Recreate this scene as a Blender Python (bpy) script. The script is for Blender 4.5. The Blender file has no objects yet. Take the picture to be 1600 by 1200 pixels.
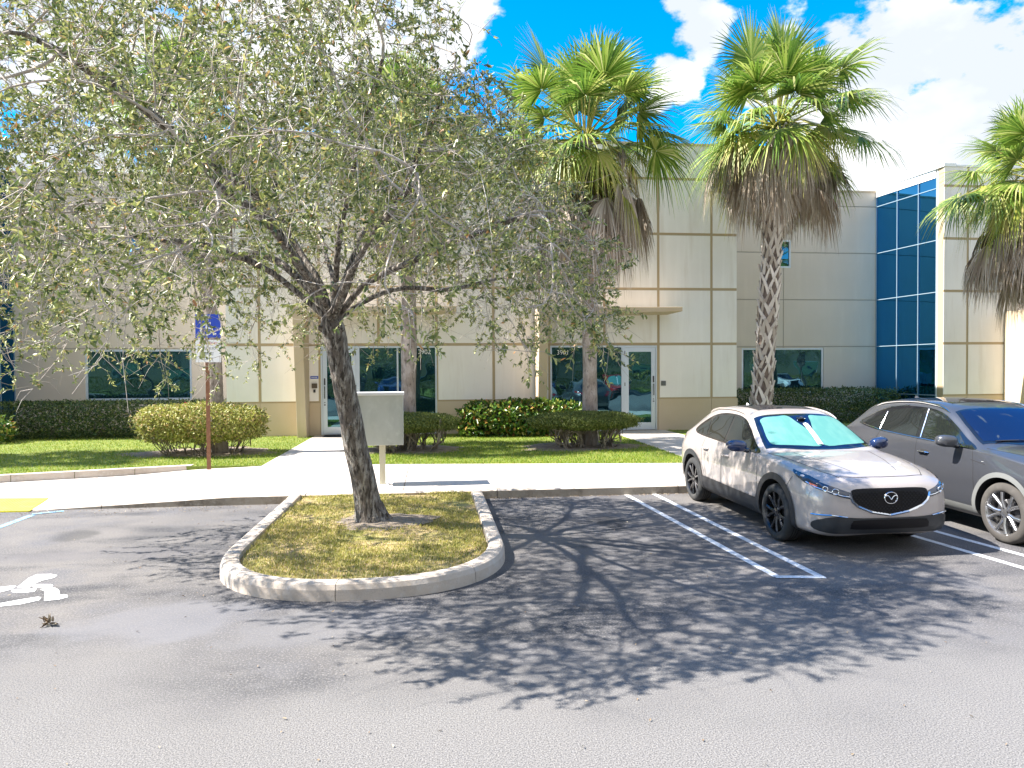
import bpy, bmesh, math, random
import numpy as np
from mathutils import Vector, Matrix
from mathutils.bvhtree import BVHTree
from mathutils.geometry import delaunay_2d_cdt
R = math.radians
scene = bpy.context.scene
col = scene.collection
rng = np.random.default_rng(7)
random.seed(7)

# ------------------------------------------------------------------ camera
FPX, YAW, PITCH, ROLL, CAMH = 1109.0, R(6.436), R(-1.162), R(0.355), 2.09
Fv = Vector((math.sin(YAW)*math.cos(PITCH), math.cos(YAW)*math.cos(PITCH), math.sin(PITCH)))
Rv = Vector((math.cos(YAW), -math.sin(YAW), 0))
Uv = Rv.cross(Fv)
cr, sr = math.cos(ROLL), math.sin(ROLL)
R2 = Rv*cr + Uv*(-sr)
U2 = Rv*sr + Uv*cr
# picture right = direction with du=1,dy=0
R2, U2 = (Rv*cr - Uv*sr), (Rv*sr + Uv*cr)
cam_data = bpy.data.cameras.new('camera')
cam_data.sensor_width = 36.0
cam_data.lens = FPX/1600*36
cam_data.clip_end = 3000
cam_data.clip_start = 0.05
cam = bpy.data.objects.new('camera', cam_data)
col.objects.link(cam)
m = Matrix.Identity(4)
for i in range(3):
    m[i][0] = R2[i]; m[i][1] = U2[i]; m[i][2] = -Fv[i]
m.translation = Vector((0, 0, CAMH))
cam.matrix_world = m
scene.camera = cam

def ray(px, py):
    a, v = px-800, 600-py
    return Fv*FPX + R2*a + U2*v
def G(px, py, z=0.0):
    d = ray(px, py); t = (z-CAMH)/d.z
    return Vector((d.x*t, d.y*t, z))
def W(px, py, Y):
    d = ray(px, py); t = Y/d.y
    return Vector((d.x*t, Y, CAMH+d.z*t))

# ------------------------------------------------------------------ light
SUN = Vector((-0.92, 0.03, 1.0)).normalized()
el = math.asin(SUN.z); az = math.atan2(SUN.x, SUN.y)
sl = bpy.data.lights.new('sun', 'SUN')
sl.energy = 5.0; sl.angle = R(0.53); sl.color = (1.0, 0.94, 0.86)
so = bpy.data.objects.new('sun', sl)
so.rotation_euler = SUN.to_track_quat('Z', 'Y').to_euler()
so.location = (0, 0, 30)
col.objects.link(so)

w = bpy.data.worlds.new('World'); scene.world = w; w.use_nodes = True
nt = w.node_tree; nt.nodes.clear()
def wn(t, **k):
    n = nt.nodes.new(t)
    for a, b in k.items(): setattr(n, a, b)
    return n
out = wn('ShaderNodeOutputWorld'); bg = wn('ShaderNodeBackground')
sky = wn('ShaderNodeTexSky', sky_type='NISHITA', sun_disc=False)
sky.sun_elevation = el; sky.sun_rotation = az
sky.air_density = 1.0; sky.dust_density = 0.25; sky.ozone_density = 3.5
hsv = wn('ShaderNodeHueSaturation'); hsv.inputs['Saturation'].default_value = 1.6; hsv.inputs['Value'].default_value = 0.88
nt.links.new(sky.outputs[0], hsv.inputs['Color'])
tc = wn('ShaderNodeTexCoord')
nz = wn('ShaderNodeTexNoise'); nz.inputs['Scale'].default_value = 7.5; nz.inputs['Detail'].default_value = 9; nz.inputs['Roughness'].default_value = 0.58
mp = wn('ShaderNodeMapping'); mp.inputs['Scale'].default_value = (1, 1, 1.7)
nt.links.new(tc.outputs['Generated'], mp.inputs['Vector']); nt.links.new(mp.outputs[0], nz.inputs['Vector'])
def math2(op, a, b=None, c=None):
    n = wn('ShaderNodeMath', operation=op)
    for i, v in enumerate((a, b, c)):
        if v is None: continue
        if isinstance(v, (int, float)): n.inputs[i].default_value = v
        else: nt.links.new(v, n.inputs[i])
    return n.outputs[0]
# clouds: each one sits round a direction in the sky; noise breaks its edge
mask = None
CL = [((1500, 175), 9.5), ((1620, 220), 10.0), ((1395, 255), 5), ((1640, 120), 7), ((1440, 12), 2.4), ((1380, 120), 3.5), ((1100, 35), 2.2), ((1045, 130), 1.8),
      ((690, 30), 3.0), ((470, 60), 7.5), ((100, 260), 9.0), ((150, 20), 7.5), ((-60, 250), 9.5), ((330, -10), 4), ((-400, 0), 14), ((560, 120), 5)]
CL_FILL = [((.1, -1, .55), 34), ((-1, -.7, .4), 24), ((1, -.6, .5), 28), ((.2, -.3, 1), 16)]  # added clouds out of view, giving the shaded facade white fill light
for q_, rad in CL+CL_FILL:
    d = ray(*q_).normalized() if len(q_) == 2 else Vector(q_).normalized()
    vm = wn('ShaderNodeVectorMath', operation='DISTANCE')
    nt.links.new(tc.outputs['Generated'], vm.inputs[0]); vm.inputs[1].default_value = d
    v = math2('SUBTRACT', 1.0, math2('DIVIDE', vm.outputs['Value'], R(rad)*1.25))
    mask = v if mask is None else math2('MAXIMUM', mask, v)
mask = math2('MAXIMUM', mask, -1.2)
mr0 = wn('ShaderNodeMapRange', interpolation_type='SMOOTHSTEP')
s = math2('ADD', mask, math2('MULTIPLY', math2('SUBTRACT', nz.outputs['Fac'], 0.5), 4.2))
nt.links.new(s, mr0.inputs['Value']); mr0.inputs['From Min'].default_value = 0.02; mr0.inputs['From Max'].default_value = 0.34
nz2 = wn('ShaderNodeTexNoise'); nz2.inputs['Scale'].default_value = 4.0; nz2.inputs['Detail'].default_value = 6
nt.links.new(mp.outputs[0], nz2.inputs['Vector'])
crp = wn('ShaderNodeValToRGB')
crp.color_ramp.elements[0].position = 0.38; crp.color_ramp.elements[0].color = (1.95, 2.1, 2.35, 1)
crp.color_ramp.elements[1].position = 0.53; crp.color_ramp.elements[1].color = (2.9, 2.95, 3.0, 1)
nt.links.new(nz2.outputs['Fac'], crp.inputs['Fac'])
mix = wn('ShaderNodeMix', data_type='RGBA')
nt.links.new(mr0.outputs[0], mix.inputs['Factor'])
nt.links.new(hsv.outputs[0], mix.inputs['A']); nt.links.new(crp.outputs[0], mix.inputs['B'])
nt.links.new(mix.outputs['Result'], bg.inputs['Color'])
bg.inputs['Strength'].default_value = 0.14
nt.links.new(bg.outputs[0], out.inputs[0])

vs = scene.view_settings
vs.view_transform = 'Standard'; vs.look = 'None'; vs.gamma = 1; vs.exposure = 1.7
scene.cycles.max_bounces = 8; scene.cycles.transparent_max_bounces = 6
scene.cycles.use_adaptive_sampling = True
scene.cycles.use_denoising = True

# ------------------------------------------------------------------ helpers
def tag(o, label=None, cat=None, group=None, kind=None):
    if label: o['label'] = label
    if cat: o['category'] = cat
    if group: o['group'] = group
    if kind: o['kind'] = kind
    return o
def empty(name, loc, label, cat, group=None, rz=0.0):
    o = bpy.data.objects.new(name, None); col.objects.link(o)
    o.location = loc; o.rotation_euler = (0, 0, rz); o.empty_display_size = 0.2
    return tag(o, label, cat, group)
def link(name, me, parent=None):
    o = bpy.data.objects.new(name, me); col.objects.link(o)
    if parent is not None: o.parent = parent
    return o
def copy_tree(o, parent=None):
    c = o.copy(); col.objects.link(c); c.parent = parent
    for ch in list(o.children): copy_tree(ch, c)
    return c

class MB:
    """collects simple shapes, then becomes one mesh object"""
    def __init__(s): s.v = []; s.f = []; s.mi = []; s.m = 0
    def add(s, vs_, fs_):
        b = len(s.v); s.v += [tuple(p) for p in vs_]
        for f in fs_: s.f.append(tuple(i+b for i in f)); s.mi.append(s.m)
    def box(s, x0, x1, y0, y1, z0, z1):
        s.add([(x0,y0,z0),(x1,y0,z0),(x1,y1,z0),(x0,y1,z0),(x0,y0,z1),(x1,y0,z1),(x1,y1,z1),(x0,y1,z1)],
              [(3,2,1,0),(4,5,6,7),(0,1,5,4),(1,2,6,5),(2,3,7,6),(3,0,4,7)])
    def prism(s, poly, z0, z1):
        n = len(poly)
        s.add([(x, y, z0) for x, y in poly]+[(x, y, z1) for x, y in poly],
              [tuple(range(n-1, -1, -1)), tuple(range(n, 2*n))]+[(i, (i+1) % n, n+(i+1) % n, n+i) for i in range(n)])
    def tube(s, pts, rad, n=6, caps=True):
        pts = [Vector(p) for p in pts]
        if not hasattr(rad, '__len__'): rad = [rad]*len(pts)
        vs_ = []; up = Vector((0, 0, 1)); prev = None
        for i, p in enumerate(pts):
            t = (pts[min(i+1, len(pts)-1)]-pts[max(i-1, 0)]).normalized()
            if prev is None:
                a = t.cross(up if abs(t.z) < .95 else Vector((1, 0, 0))).normalized()
            else:
                a = (prev - t*prev.dot(t)).normalized()
            prev = a; b = t.cross(a)
            for k in range(n):
                th = 2*math.pi*k/n
                vs_.append(p+(a*math.cos(th)+b*math.sin(th))*rad[i])
        fs_ = []
        for i in range(len(pts)-1):
            for k in range(n):
                k2 = (k+1) % n
                fs_.append((i*n+k, i*n+k2, (i+1)*n+k2, (i+1)*n+k))
        if caps:
            fs_.append(tuple(range(n-1, -1, -1))); fs_.append(tuple((len(pts)-1)*n+k for k in range(n)))
        s.add(vs_, fs_)
    def lathe(s, prof, n=32, axis='z', c=(0, 0, 0), close=False):
        vs_ = []
        for r_, h in prof:
            for k in range(n):
                th = 2*math.pi*k/n; a, b = r_*math.cos(th), r_*math.sin(th)
                vs_.append((c[0]+a, c[1]+b, c[2]+h) if axis == 'z' else (c[0]+a, c[1]+h, c[2]+b))
        fs_ = []
        for i in range(len(prof)-1):
            for k in range(n):
                k2 = (k+1) % n; q = (i*n+k, i*n+k2, (i+1)*n+k2, (i+1)*n+k)
                fs_.append(q if axis == 'z' else q[::-1])
        s.add(vs_, fs_)
    def build(s, name, mats, parent=None, smooth=False, bevel=0, sharp=None):
        me = bpy.data.meshes.new(name); me.from_pydata(s.v, [], s.f)
        for m_ in (mats if isinstance(mats, (list, tuple)) else [mats]): me.materials.append(m_)
        me.polygons.foreach_set('material_index', s.mi)
        if smooth or sharp:
            me.polygons.foreach_set('use_smooth', [True]*len(me.polygons))
            me.set_sharp_from_angle(angle=R(sharp or 35))
        me.update()
        o = link(name, me, parent)
        if bevel:
            b = o.modifiers.new('bevel', 'BEVEL'); b.width = bevel; b.segments = 2; b.limit_method = 'ANGLE'
        return o

def np_mesh(name, V, F, mats, parent=None, smooth=False, mi=None):
    """V (n,3) F (m,k) uniform polygons"""
    V = np.asarray(V, np.float32); F = np.asarray(F, np.int32)
    me = bpy.data.meshes.new(name)
    me.vertices.add(len(V)); me.vertices.foreach_set('co', V.ravel())
    k = F.shape[1]
    me.loops.add(F.size); me.loops.foreach_set('vertex_index', F.ravel())
    me.polygons.add(len(F)); me.polygons.foreach_set('loop_start', np.arange(len(F), dtype=np.int32)*k)
    for m_ in (mats if isinstance(mats, (list, tuple)) else [mats]): me.materials.append(m_)
    if mi is not None: me.polygons.foreach_set('material_index', np.asarray(mi, np.int32))
    if smooth: me.polygons.foreach_set('use_smooth', np.ones(len(F), bool))
    me.update(calc_edges=True); me.validate()
    return link(name, me, parent)

def nrmz(a): return a/np.maximum(np.linalg.norm(a, axis=-1, keepdims=True), 1e-9)
def rand_dirs(n, r=rng): return nrmz(r.normal(size=(n, 3)))

def leaf_arrays(P, D, N, L, Wd, fold=0.25, droop=0.1):
    """6-vertex folded leaves: P base, D direction, N normal"""
    S = nrmz(np.cross(D, N)); N = nrmz(np.cross(S, D))
    L = L[:, None]; Wd = Wd[:, None]
    base = P; tip = P+D*L-N*L*droop
    a1 = P+D*L*.3; a2 = P+D*L*.7-N*L*droop*.4
    l1 = a1+S*Wd*.5+N*Wd*fold; l2 = a2+S*Wd*.42+N*Wd*fold
    r1 = a1-S*Wd*.5+N*Wd*fold; r2 = a2-S*Wd*.42+N*Wd*fold
    V = np.stack([base, l1, l2, tip, r2, r1], 1).reshape(-1, 3)
    n = len(P); b = (np.arange(n)*6)[:, None]
    F = np.concatenate([b+np.array([[0, 3, 2, 1]]), b+np.array([[0, 5, 4, 3]])])
    return V, F

# ------------------------------------------------------------------ materials
def mat(name, color=(.5, .5, .5), rough=.6, metal=0.0, spec=.5, noise=None, bump=None, coat=0.0, island=None, trans=0.0, coords='Object', extra=None):
    """noise: list of (scale, colour2, low, high) layered over colour; bump: (scale, strength, dist)"""
    m_ = bpy.data.materials.new(name); m_.use_nodes = True
    t = m_.node_tree; t.nodes.clear(); N = t.nodes.new; Lk = t.links.new
    o_ = N('ShaderNodeOutputMaterial'); p = N('ShaderNodeBsdfPrincipled')
    p.inputs['Roughness'].default_value = rough; p.inputs['Metallic'].default_value = metal
    p.inputs['Specular IOR Level'].default_value = spec; p.inputs['Coat Weight'].default_value = coat
    p.inputs['Coat Roughness'].default_value = 0.04
    tcn = N('ShaderNodeTexCoord'); cs = tcn.outputs[coords]
    c = N('ShaderNodeRGB'); c.outputs[0].default_value = (*color, 1); cur = c.outputs[0]
    if island:
        g = N('ShaderNodeNewGeometry'); rmp = N('ShaderNodeValToRGB'); rmp.color_ramp.interpolation = 'LINEAR'
        els = rmp.color_ramp.elements
        while len(els) < len(island): els.new(0.5)
        for e, (pos, cc) in zip(els, island): e.position = pos; e.color = (*cc, 1)
        Lk(g.outputs['Random Per Island'], rmp.inputs[0]); cur = rmp.outputs[0]
    for lay in (noise or []):
        sc_, c2, lo, hi = lay[:4]
        n_ = N('ShaderNodeTexNoise'); n_.inputs['Detail'].default_value = 6; n_.inputs['Roughness'].default_value = .6
        if hasattr(sc_, '__len__'):
            mpn = N('ShaderNodeMapping'); mpn.inputs['Scale'].default_value = sc_; Lk(cs, mpn.inputs[0]); Lk(mpn.outputs[0], n_.inputs['Vector']); n_.inputs['Scale'].default_value = 1
        else:
            Lk(cs, n_.inputs['Vector']); n_.inputs['Scale'].default_value = sc_
        mr = N('ShaderNodeMapRange'); mr.inputs['From Min'].default_value = lo; mr.inputs['From Max'].default_value = hi
        Lk(n_.outputs['Fac'], mr.inputs['Value'])
        mx = N('ShaderNodeMix'); mx.data_type = 'RGBA'; Lk(mr.outputs[0], mx.inputs['Factor']); Lk(cur, mx.inputs['A']); mx.inputs['B'].default_value = (*c2, 1)
        cur = mx.outputs['Result']
    Lk(cur, p.inputs['Base Color'])
    if bump:
        bs = bump if isinstance(bump, list) else [bump]; prevn = None
        for bsc, st, dist in bs:
            n_ = N('ShaderNodeTexNoise'); n_.inputs['Detail'].default_value = 4
            if hasattr(bsc, '__len__'):
                mpn = N('ShaderNodeMapping'); mpn.inputs['Scale'].default_value = bsc; Lk(cs, mpn.inputs[0]); Lk(mpn.outputs[0], n_.inputs['Vector']); n_.inputs['Scale'].default_value = 1
            else:
                Lk(cs, n_.inputs['Vector']); n_.inputs['Scale'].default_value = bsc
            b_ = N('ShaderNodeBump'); b_.inputs['Strength'].default_value = st; b_.inputs['Distance'].default_value = dist
            Lk(n_.outputs['Fac'], b_.inputs['Height'])
            if prevn: Lk(prevn, b_.inputs['Normal'])
            prevn = b_.outputs[0]
        Lk(prevn, p.inputs['Normal'])
    sh = p.outputs[0]
    if trans:
        tr = N('ShaderNodeBsdfTranslucent'); Lk(cur, tr.inputs['Color'])
        ms = N('ShaderNodeMixShader'); ms.inputs[0].default_value = trans; Lk(sh, ms.inputs[1]); Lk(tr.outputs[0], ms.inputs[2]); sh = ms.outputs[0]
    Lk(sh, o_.inputs[0])
    return m_

M = {}
M['asphalt'] = mat('asphalt', (.072, .071, .077), .82, spec=.35,
    noise=[(.33, (.15, .14, .132), .40, .60), ((.45, 1.4, 1), (.042, .043, .049), .50, .66), (1.1, (.11, .108, .114), .52, .66), (60, (.30, .285, .27), .50, .78), (130, (.02, .02, .022), .54, .78)],
    bump=[(140, .55, .006), (25, .15, .01)])
def worn_aisle(m_):
    # the drive aisle is paler and coarser than the sealed stalls
    t = m_.node_tree; N = t.nodes.new; L_ = t.links.new
    p = [n for n in t.nodes if n.type == 'BSDF_PRINCIPLED'][0]; src = p.inputs['Base Color'].links[0].from_socket
    tcn = N('ShaderNodeTexCoord'); sp = N('ShaderNodeSeparateXYZ'); L_(tcn.outputs['Object'], sp.inputs[0])
    nz_ = N('ShaderNodeTexNoise'); nz_.inputs['Scale'].default_value = .45; nz_.inputs['Detail'].default_value = 5; L_(tcn.outputs['Object'], nz_.inputs['Vector'])
    m1 = N('ShaderNodeMath'); m1.operation = 'MULTIPLY_ADD'; L_(nz_.outputs['Fac'], m1.inputs[0]); m1.inputs[1].default_value = -4.5; L_(sp.outputs['Y'], m1.inputs[2])
    mr = N('ShaderNodeMapRange'); mr.interpolation_type = 'SMOOTHSTEP'; mr.inputs['From Min'].default_value = 3.9; mr.inputs['From Max'].default_value = 1.6; L_(m1.outputs[0], mr.inputs['Value'])
    g = N('ShaderNodeTexNoise'); g.inputs['Scale'].default_value = 110; g.inputs['Detail'].default_value = 3; L_(tcn.outputs['Object'], g.inputs['Vector'])
    rp = N('ShaderNodeValToRGB'); e = rp.color_ramp.elements; e[0].position = .35; e[0].color = (.08, .078, .078, 1); e[1].position = .66; e[1].color = (.25, .24, .228, 1); L_(g.outputs['Fac'], rp.inputs[0])
    mx = N('ShaderNodeMix'); mx.data_type = 'RGBA'; L_(mr.outputs[0], mx.inputs['Factor']); L_(src, mx.inputs['A']); L_(rp.outputs[0], mx.inputs['B'])
    cur = mx.outputs['Result']
    # chalky wash patches and oil spots with shapes of their own
    for (x, y, rx, ry, c_, k) in ((-2.2, 6.2, 1.0, .6, (.165, .165, .178), .55), (-.9, 5.9, 1.2, .5, (.15, .15, .16), .5), (-3.6, 8.6, 1.5, .35, (.12, .115, .12), .5), (2.4, 9.4, .30, .5, (.03, .03, .032), .6), (5.0, 9.6, .35, .8, (.028, .028, .03), .6), (-4.6, 9.6, .3, .45, (.03, .03, .03), .5)):
        vm = N('ShaderNodeMapping'); vm.vector_type = 'POINT'; vm.inputs['Location'].default_value = (-x/rx, -y/ry, 0); vm.inputs['Scale'].default_value = (1/rx, 1/ry, 0); L_(tcn.outputs['Object'], vm.inputs[0])
        ln = N('ShaderNodeVectorMath'); ln.operation = 'LENGTH'; L_(vm.outputs[0], ln.inputs[0])
        n2 = N('ShaderNodeTexNoise'); n2.inputs['Scale'].default_value = 2.2; n2.inputs['Detail'].default_value = 5; L_(tcn.outputs['Object'], n2.inputs['Vector'])
        ad = N('ShaderNodeMath'); ad.operation = 'MULTIPLY_ADD'; L_(n2.outputs['Fac'], ad.inputs[0]); ad.inputs[1].default_value = 1.6; L_(ln.outputs['Value'], ad.inputs[2])
        m2 = N('ShaderNodeMapRange'); m2.interpolation_type = 'SMOOTHSTEP'; m2.inputs['From Min'].default_value = 1.85; m2.inputs['From Max'].default_value = 1.3; m2.inputs['To Max'].default_value = k; L_(ad.outputs[0], m2.inputs['Value'])
        mx = N('ShaderNodeMix'); mx.data_type = 'RGBA'; L_(m2.outputs[0], mx.inputs['Factor']); L_(cur, mx.inputs['A']); mx.inputs['B'].default_value = (*c_, 1); cur = mx.outputs['Result']
    L_(cur, p.inputs['Base Color'])
worn_aisle(M['asphalt'])
M['concrete'] = mat('concrete', (.55, .50, .45), .85, noise=[(.9, (.44, .40, .355), .5, .75), (14, (.68, .65, .60), .55, .85), (90, (.45, .42, .38), .58, .85)], bump=(90, .25, .003))
M['curb'] = mat('curb_concrete', (.50, .43, .36), .88, noise=[(1.7, (.36, .30, .24), .48, .72), (9, (.55, .52, .48), .5, .8), (70, (.27, .24, .21), .56, .85)], bump=[(60, .4, .005), (8, .3, .01)])
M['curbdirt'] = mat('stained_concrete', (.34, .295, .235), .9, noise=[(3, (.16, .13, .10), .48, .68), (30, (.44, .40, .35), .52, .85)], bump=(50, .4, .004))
M['paint_white'] = mat('road_paint_white', (.66, .68, .70), .7, noise=[(4, (.40, .42, .45), .50, .68), (45, (.17, .18, .2), .56, .72)])
M['paint_fresh'] = mat('road_paint_fresh', (.80, .80, .80), .65, noise=[(60, (.6, .6, .6), .6, .85)])
M['paint_blue'] = mat('road_paint_blue', (.25, .5, .72), .7, noise=[(14, (.15, .2, .25), .46, .62)])
M['paint_yellow'] = mat('tactile_yellow', (.80, .72, .06), .6, noise=[(5, (.68, .62, .12), .5, .8)])
M['lawn'] = mat('lawn_soil', (.15, .20, .03), .95, noise=[(1.1, (.22, .25, .05), .45, .7), (9, (.20, .17, .08), .55, .8), (60, (.04, .06, .015), .5, .8)], bump=(40, .6, .02))
M['island_soil'] = mat('island_soil', (.36, .27, .13), .95, noise=[(1.6, (.26, .25, .06), .45, .62), (8, (.34, .26, .17), .52, .75), (60, (.08, .06, .03), .5, .8)], bump=(40, .7, .02))
M['mulch'] = mat('bare_soil', (.27, .22, .17), .95, noise=[(7, (.14, .11, .08), .45, .65), (50, (.42, .37, .31), .55, .8)], bump=(50, .8, .02))
M['grass'] = mat('grass_blades', rough=.55, spec=.3, island=[(0, (.10, .20, .012)), (.45, (.20, .30, .02)), (.75, (.32, .37, .035)), (1, (.46, .42, .12))], trans=.35)
M['grassdry'] = mat('dry_grass_blades', rough=.6, spec=.3, island=[(0, (.16, .22, .02)), (.2, (.30, .30, .05)), (.6, (.46, .40, .12)), (1, (.58, .49, .26))], trans=.3)
M['panel'] = mat('stucco_panel', (.82, .785, .75), .85, noise=[(.5, (.755, .72, .68), .4, .7), ((5, 5, .35), (.85, .82, .785), .5, .8), ((2.5, 2.5, .25), (.66, .60, .53), .54, .82)], bump=(160, .22, .003))
M['panel_grey'] = mat('stucco_grey', (.60, .53, .45), .88, noise=[(.5, (.56, .495, .42), .4, .7), ((3, 3, .4), (.63, .56, .48), .5, .85)], bump=(160, .22, .003))
M['tan'] = mat('stucco_tan', (.54, .44, .32), .88, noise=[(.8, (.51, .405, .275), .4, .7)], bump=(160, .22, .003))
M['groove'] = mat('groove_tan', (.42, .33, .205), .9)
M['groove_grey'] = mat('groove_grey', (.36, .33, .285), .9)
M['coping'] = mat('white_metal_coping', (.80, .80, .79), .4)
M['alu'] = mat('aluminium_frame', (.60, .66, .74), .35, metal=.55)
M['alu_dark'] = mat('dark_metal', (.05, .05, .055), .4, metal=.3)
M['roofing'] = mat('roofing', (.5, .5, .48), .9)
def glass(name, refl, tint, base, rough=.012, wave=.0):
    m_ = bpy.data.materials.new(name); m_.use_nodes = True; t = m_.node_tree; t.nodes.clear(); N = t.nodes.new; Lk = t.links.new
    o_ = N('ShaderNodeOutputMaterial'); g = N('ShaderNodeBsdfGlossy'); g.inputs['Color'].default_value = (*tint, 1); g.inputs['Roughness'].default_value = rough
    d = N('ShaderNodeBsdfDiffuse'); d.inputs['Color'].default_value = (*base, 1)
    fr = N('ShaderNodeFresnel'); fr.inputs['IOR'].default_value = 1.5
    mr = N('ShaderNodeMapRange'); mr.inputs['To Min'].default_value = refl; mr.inputs['To Max'].default_value = 1; Lk(fr.outputs[0], mr.inputs[0])
    if wave:
        tcn = N('ShaderNodeTexCoord'); n_ = N('ShaderNodeTexNoise'); n_.inputs['Scale'].default_value = 1.3; n_.inputs['Detail'].default_value = 1; Lk(tcn.outputs['Object'], n_.inputs['Vector'])
        b_ = N('ShaderNodeBump'); b_.inputs['Strength'].default_value = wave; b_.inputs['Distance'].default_value = .02; Lk(n_.outputs['Fac'], b_.inputs['Height']); Lk(b_.outputs[0], g.inputs['Normal'])
    ms = N('ShaderNodeMixShader'); Lk(mr.outputs[0], ms.inputs[0]); Lk(d.outputs[0], ms.inputs[1]); Lk(g.outputs[0], ms.inputs[2]); Lk(ms.outputs[0], o_.inputs[0])
    return m_
M['glass'] = glass('tinted_window_glass', .22, (.32, .66, .78), (.004, .02, .03), wave=.25)
M['glass_blue'] = glass('blue_mirror_glass', .30, (.04, .26, .56), (.001, .012, .035), wave=.15)
M['car_glass'] = glass('car_glass', .10, (.8, .9, .95), (.012, .014, .014))
M['windshield'] = glass('windshield_glass', .30, (.30, .42, .62), (.006, .008, .014))
M['white'] = mat('white_vinyl', (.85, .85, .85), .5)
M['sign_blue'] = mat('sign_blue', (.02, .06, .42), .4)
M['sign_white'] = mat('sign_white', (.72, .73, .72), .4)
M['sign_red'] = mat('sign_red', (.6, .12, .1), .5)
M['sign_green'] = mat('sign_dark', (.05, .07, .1), .5)
M['rustpost'] = mat('brown_painted_steel', (.17, .075, .035), .75, noise=[(12, (.26, .13, .07), .5, .75)], bump=(60, .3, .003))
M['boxgrey'] = mat('painted_metal_box', (.50, .52, .485), .5, noise=[((2.5, 2.5, .8), (.36, .385, .355), .42, .7), (7, (.58, .60, .56), .55, .8)])
M['boxtop'] = mat('sheet_metal_top', (.80, .80, .80), .4, metal=.2)
M['postcream'] = mat('cream_post', (.55, .52, .40), .6, noise=[((8, 8, 1.5), (.42, .38, .28), .5, .75)])
M['bark'] = mat('oak_bark', (.15, .125, .105), .95, noise=[((20, 20, 5), (.36, .33, .29), .48, .60), ((34, 34, 8), (.045, .037, .03), .50, .60), (2.6, (.30, .29, .27), .60, .74), (90, (.09, .075, .06), .55, .75)], bump=[((26, 26, 6), 1.0, .05), (80, .6, .01)])
M['twig'] = mat('oak_twigs', (.38, .33, .285), .9, noise=[(3, (.54, .50, .46), .45, .65)])
M['oakleaf'] = mat('oak_leaves', rough=.42, spec=.75, island=[(0, (.06, .10, .03)), (.3, (.15, .20, .05)), (.55, (.27, .31, .09)), (.8, (.42, .45, .15)), (.96, (.55, .50, .20)), (1, (.50, .22, .08))], trans=.28)
M['palmgreen'] = mat('palm_fronds', rough=.42, spec=.5, island=[(0, (.06, .13, .02)), (.35, (.13, .23, .03)), (.7, (.26, .35, .06)), (.9, (.42, .46, .13)), (1, (.55, .55, .25))], trans=.35)
M['palmyellow'] = mat('old_palm_fronds', rough=.5, spec=.4, island=[(0, (.16, .24, .03)), (.5, (.36, .38, .07)), (1, (.50, .42, .16))], trans=.3)
M['palmdead'] = mat('dead_palm_fronds', rough=.8, spec=.2, island=[(0, (.20, .15, .11)), (.5, (.38, .31, .24)), (1, (.60, .54, .47))], trans=.15)
M['palmtrunk'] = mat('palm_trunk', (.24, .195, .165), .95, noise=[((5, 5, 2.5), (.36, .31, .28), .46, .62), ((16, 16, 7), (.11, .085, .07), .54, .7)], bump=[((14, 14, 6), .9, .025), ((3, 3, 30), .3, .01)])
M['boottrunk'] = mat('palm_trunk_fibre', (.16, .12, .095), .95, noise=[((9, 9, 5), (.08, .06, .05), .45, .65)], bump=((14, 14, 6), .9, .025))
M['boot'] = mat('palm_boots', rough=.9, spec=.2, island=[(0, (.30, .25, .21)), (.5, (.47, .42, .37)), (1, (.66, .60, .55))], noise=None)
M['hedge_dark'] = mat('hedge_leaves_dark', rough=.4, spec=.5, island=[(0, (.022, .05, .012)), (.6, (.06, .11, .025)), (.9, (.16, .21, .05)), (1, (.28, .26, .08))], trans=.2)
M['hedge_light'] = mat('hedge_leaves_light', rough=.45, spec=.5, island=[(0, (.14, .17, .03)), (.4, (.30, .32, .06)), (.8, (.46, .44, .13)), (1, (.48, .30, .15))], trans=.3)
M['hedge_fine'] = mat('clipped_bush_leaves', rough=.5, spec=.4, island=[(0, (.07, .11, .02)), (.5, (.15, .19, .04)), (1, (.27, .29, .08))], trans=.25)
M['croton'] = mat('broad_shrub_leaves', rough=.3, spec=.6, island=[(0, (.03, .09, .015)), (.5, (.08, .18, .02)), (.82, (.22, .28, .04)), (.93, (.42, .33, .08)), (1, (.38, .10, .04))], trans=.25)
M['stem'] = mat('shrub_stems', (.20, .165, .13), .9, noise=[(9, (.36, .31, .26), .48, .65)])
# ================================================================== ground
YF, YR = 21.85, 25.0
def sheet(name, poly, z, m_, kind='structure'):
    mb = MB(); mb.add([(x, y, z) for x, y in poly], [tuple(range(len(poly)))])
    o = mb.build(name, m_); o['kind'] = kind; return o
sheet('parking_lot', [(-250, -250), (250, -250), (250, 250), (-250, 250)], 0.0, M['asphalt'])

# sidewalk with a ramp at its left end
def sw_back(x):
    return float(np.interp(x, [-16, -9.4, -4.9, -1, 4.98, 30], [13.6, 14.0, 15.3, 14.93, 14.15, 14.0]))
def sw_z(x):
    return float(np.interp(x, [-30, -6.1, -3.9, -3.2, 60], [.012, .012, .105, .14, .14]))
mb = MB()
xs = list(np.arange(-17.2, 31, 1.52))
def swrow(a, b, y0, y1f):
    n = 4
    for i in range(n):
        xa, xb = a+(b-a)*i/n, a+(b-a)*(i+1)/n
        za, zb = sw_z(xa), sw_z(xb)
        ya, yb = (y1f(xa), y1f(xb)) if callable(y1f) else (y1f, y1f)
        mb.add([(xa, y0, za), (xb, y0, zb), (xb, yb, zb), (xa, ya, za), (xa, y0, -.1), (xb, y0, -.1), (xb, yb, -.1), (xa, ya, -.1)],
               [(0, 1, 2, 3), (4, 5, 1, 0), (6, 7, 3, 2)] + ([(7, 4, 0, 3)] if i == 0 else []) + ([(5, 6, 2, 1)] if i == n-1 else []))
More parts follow.
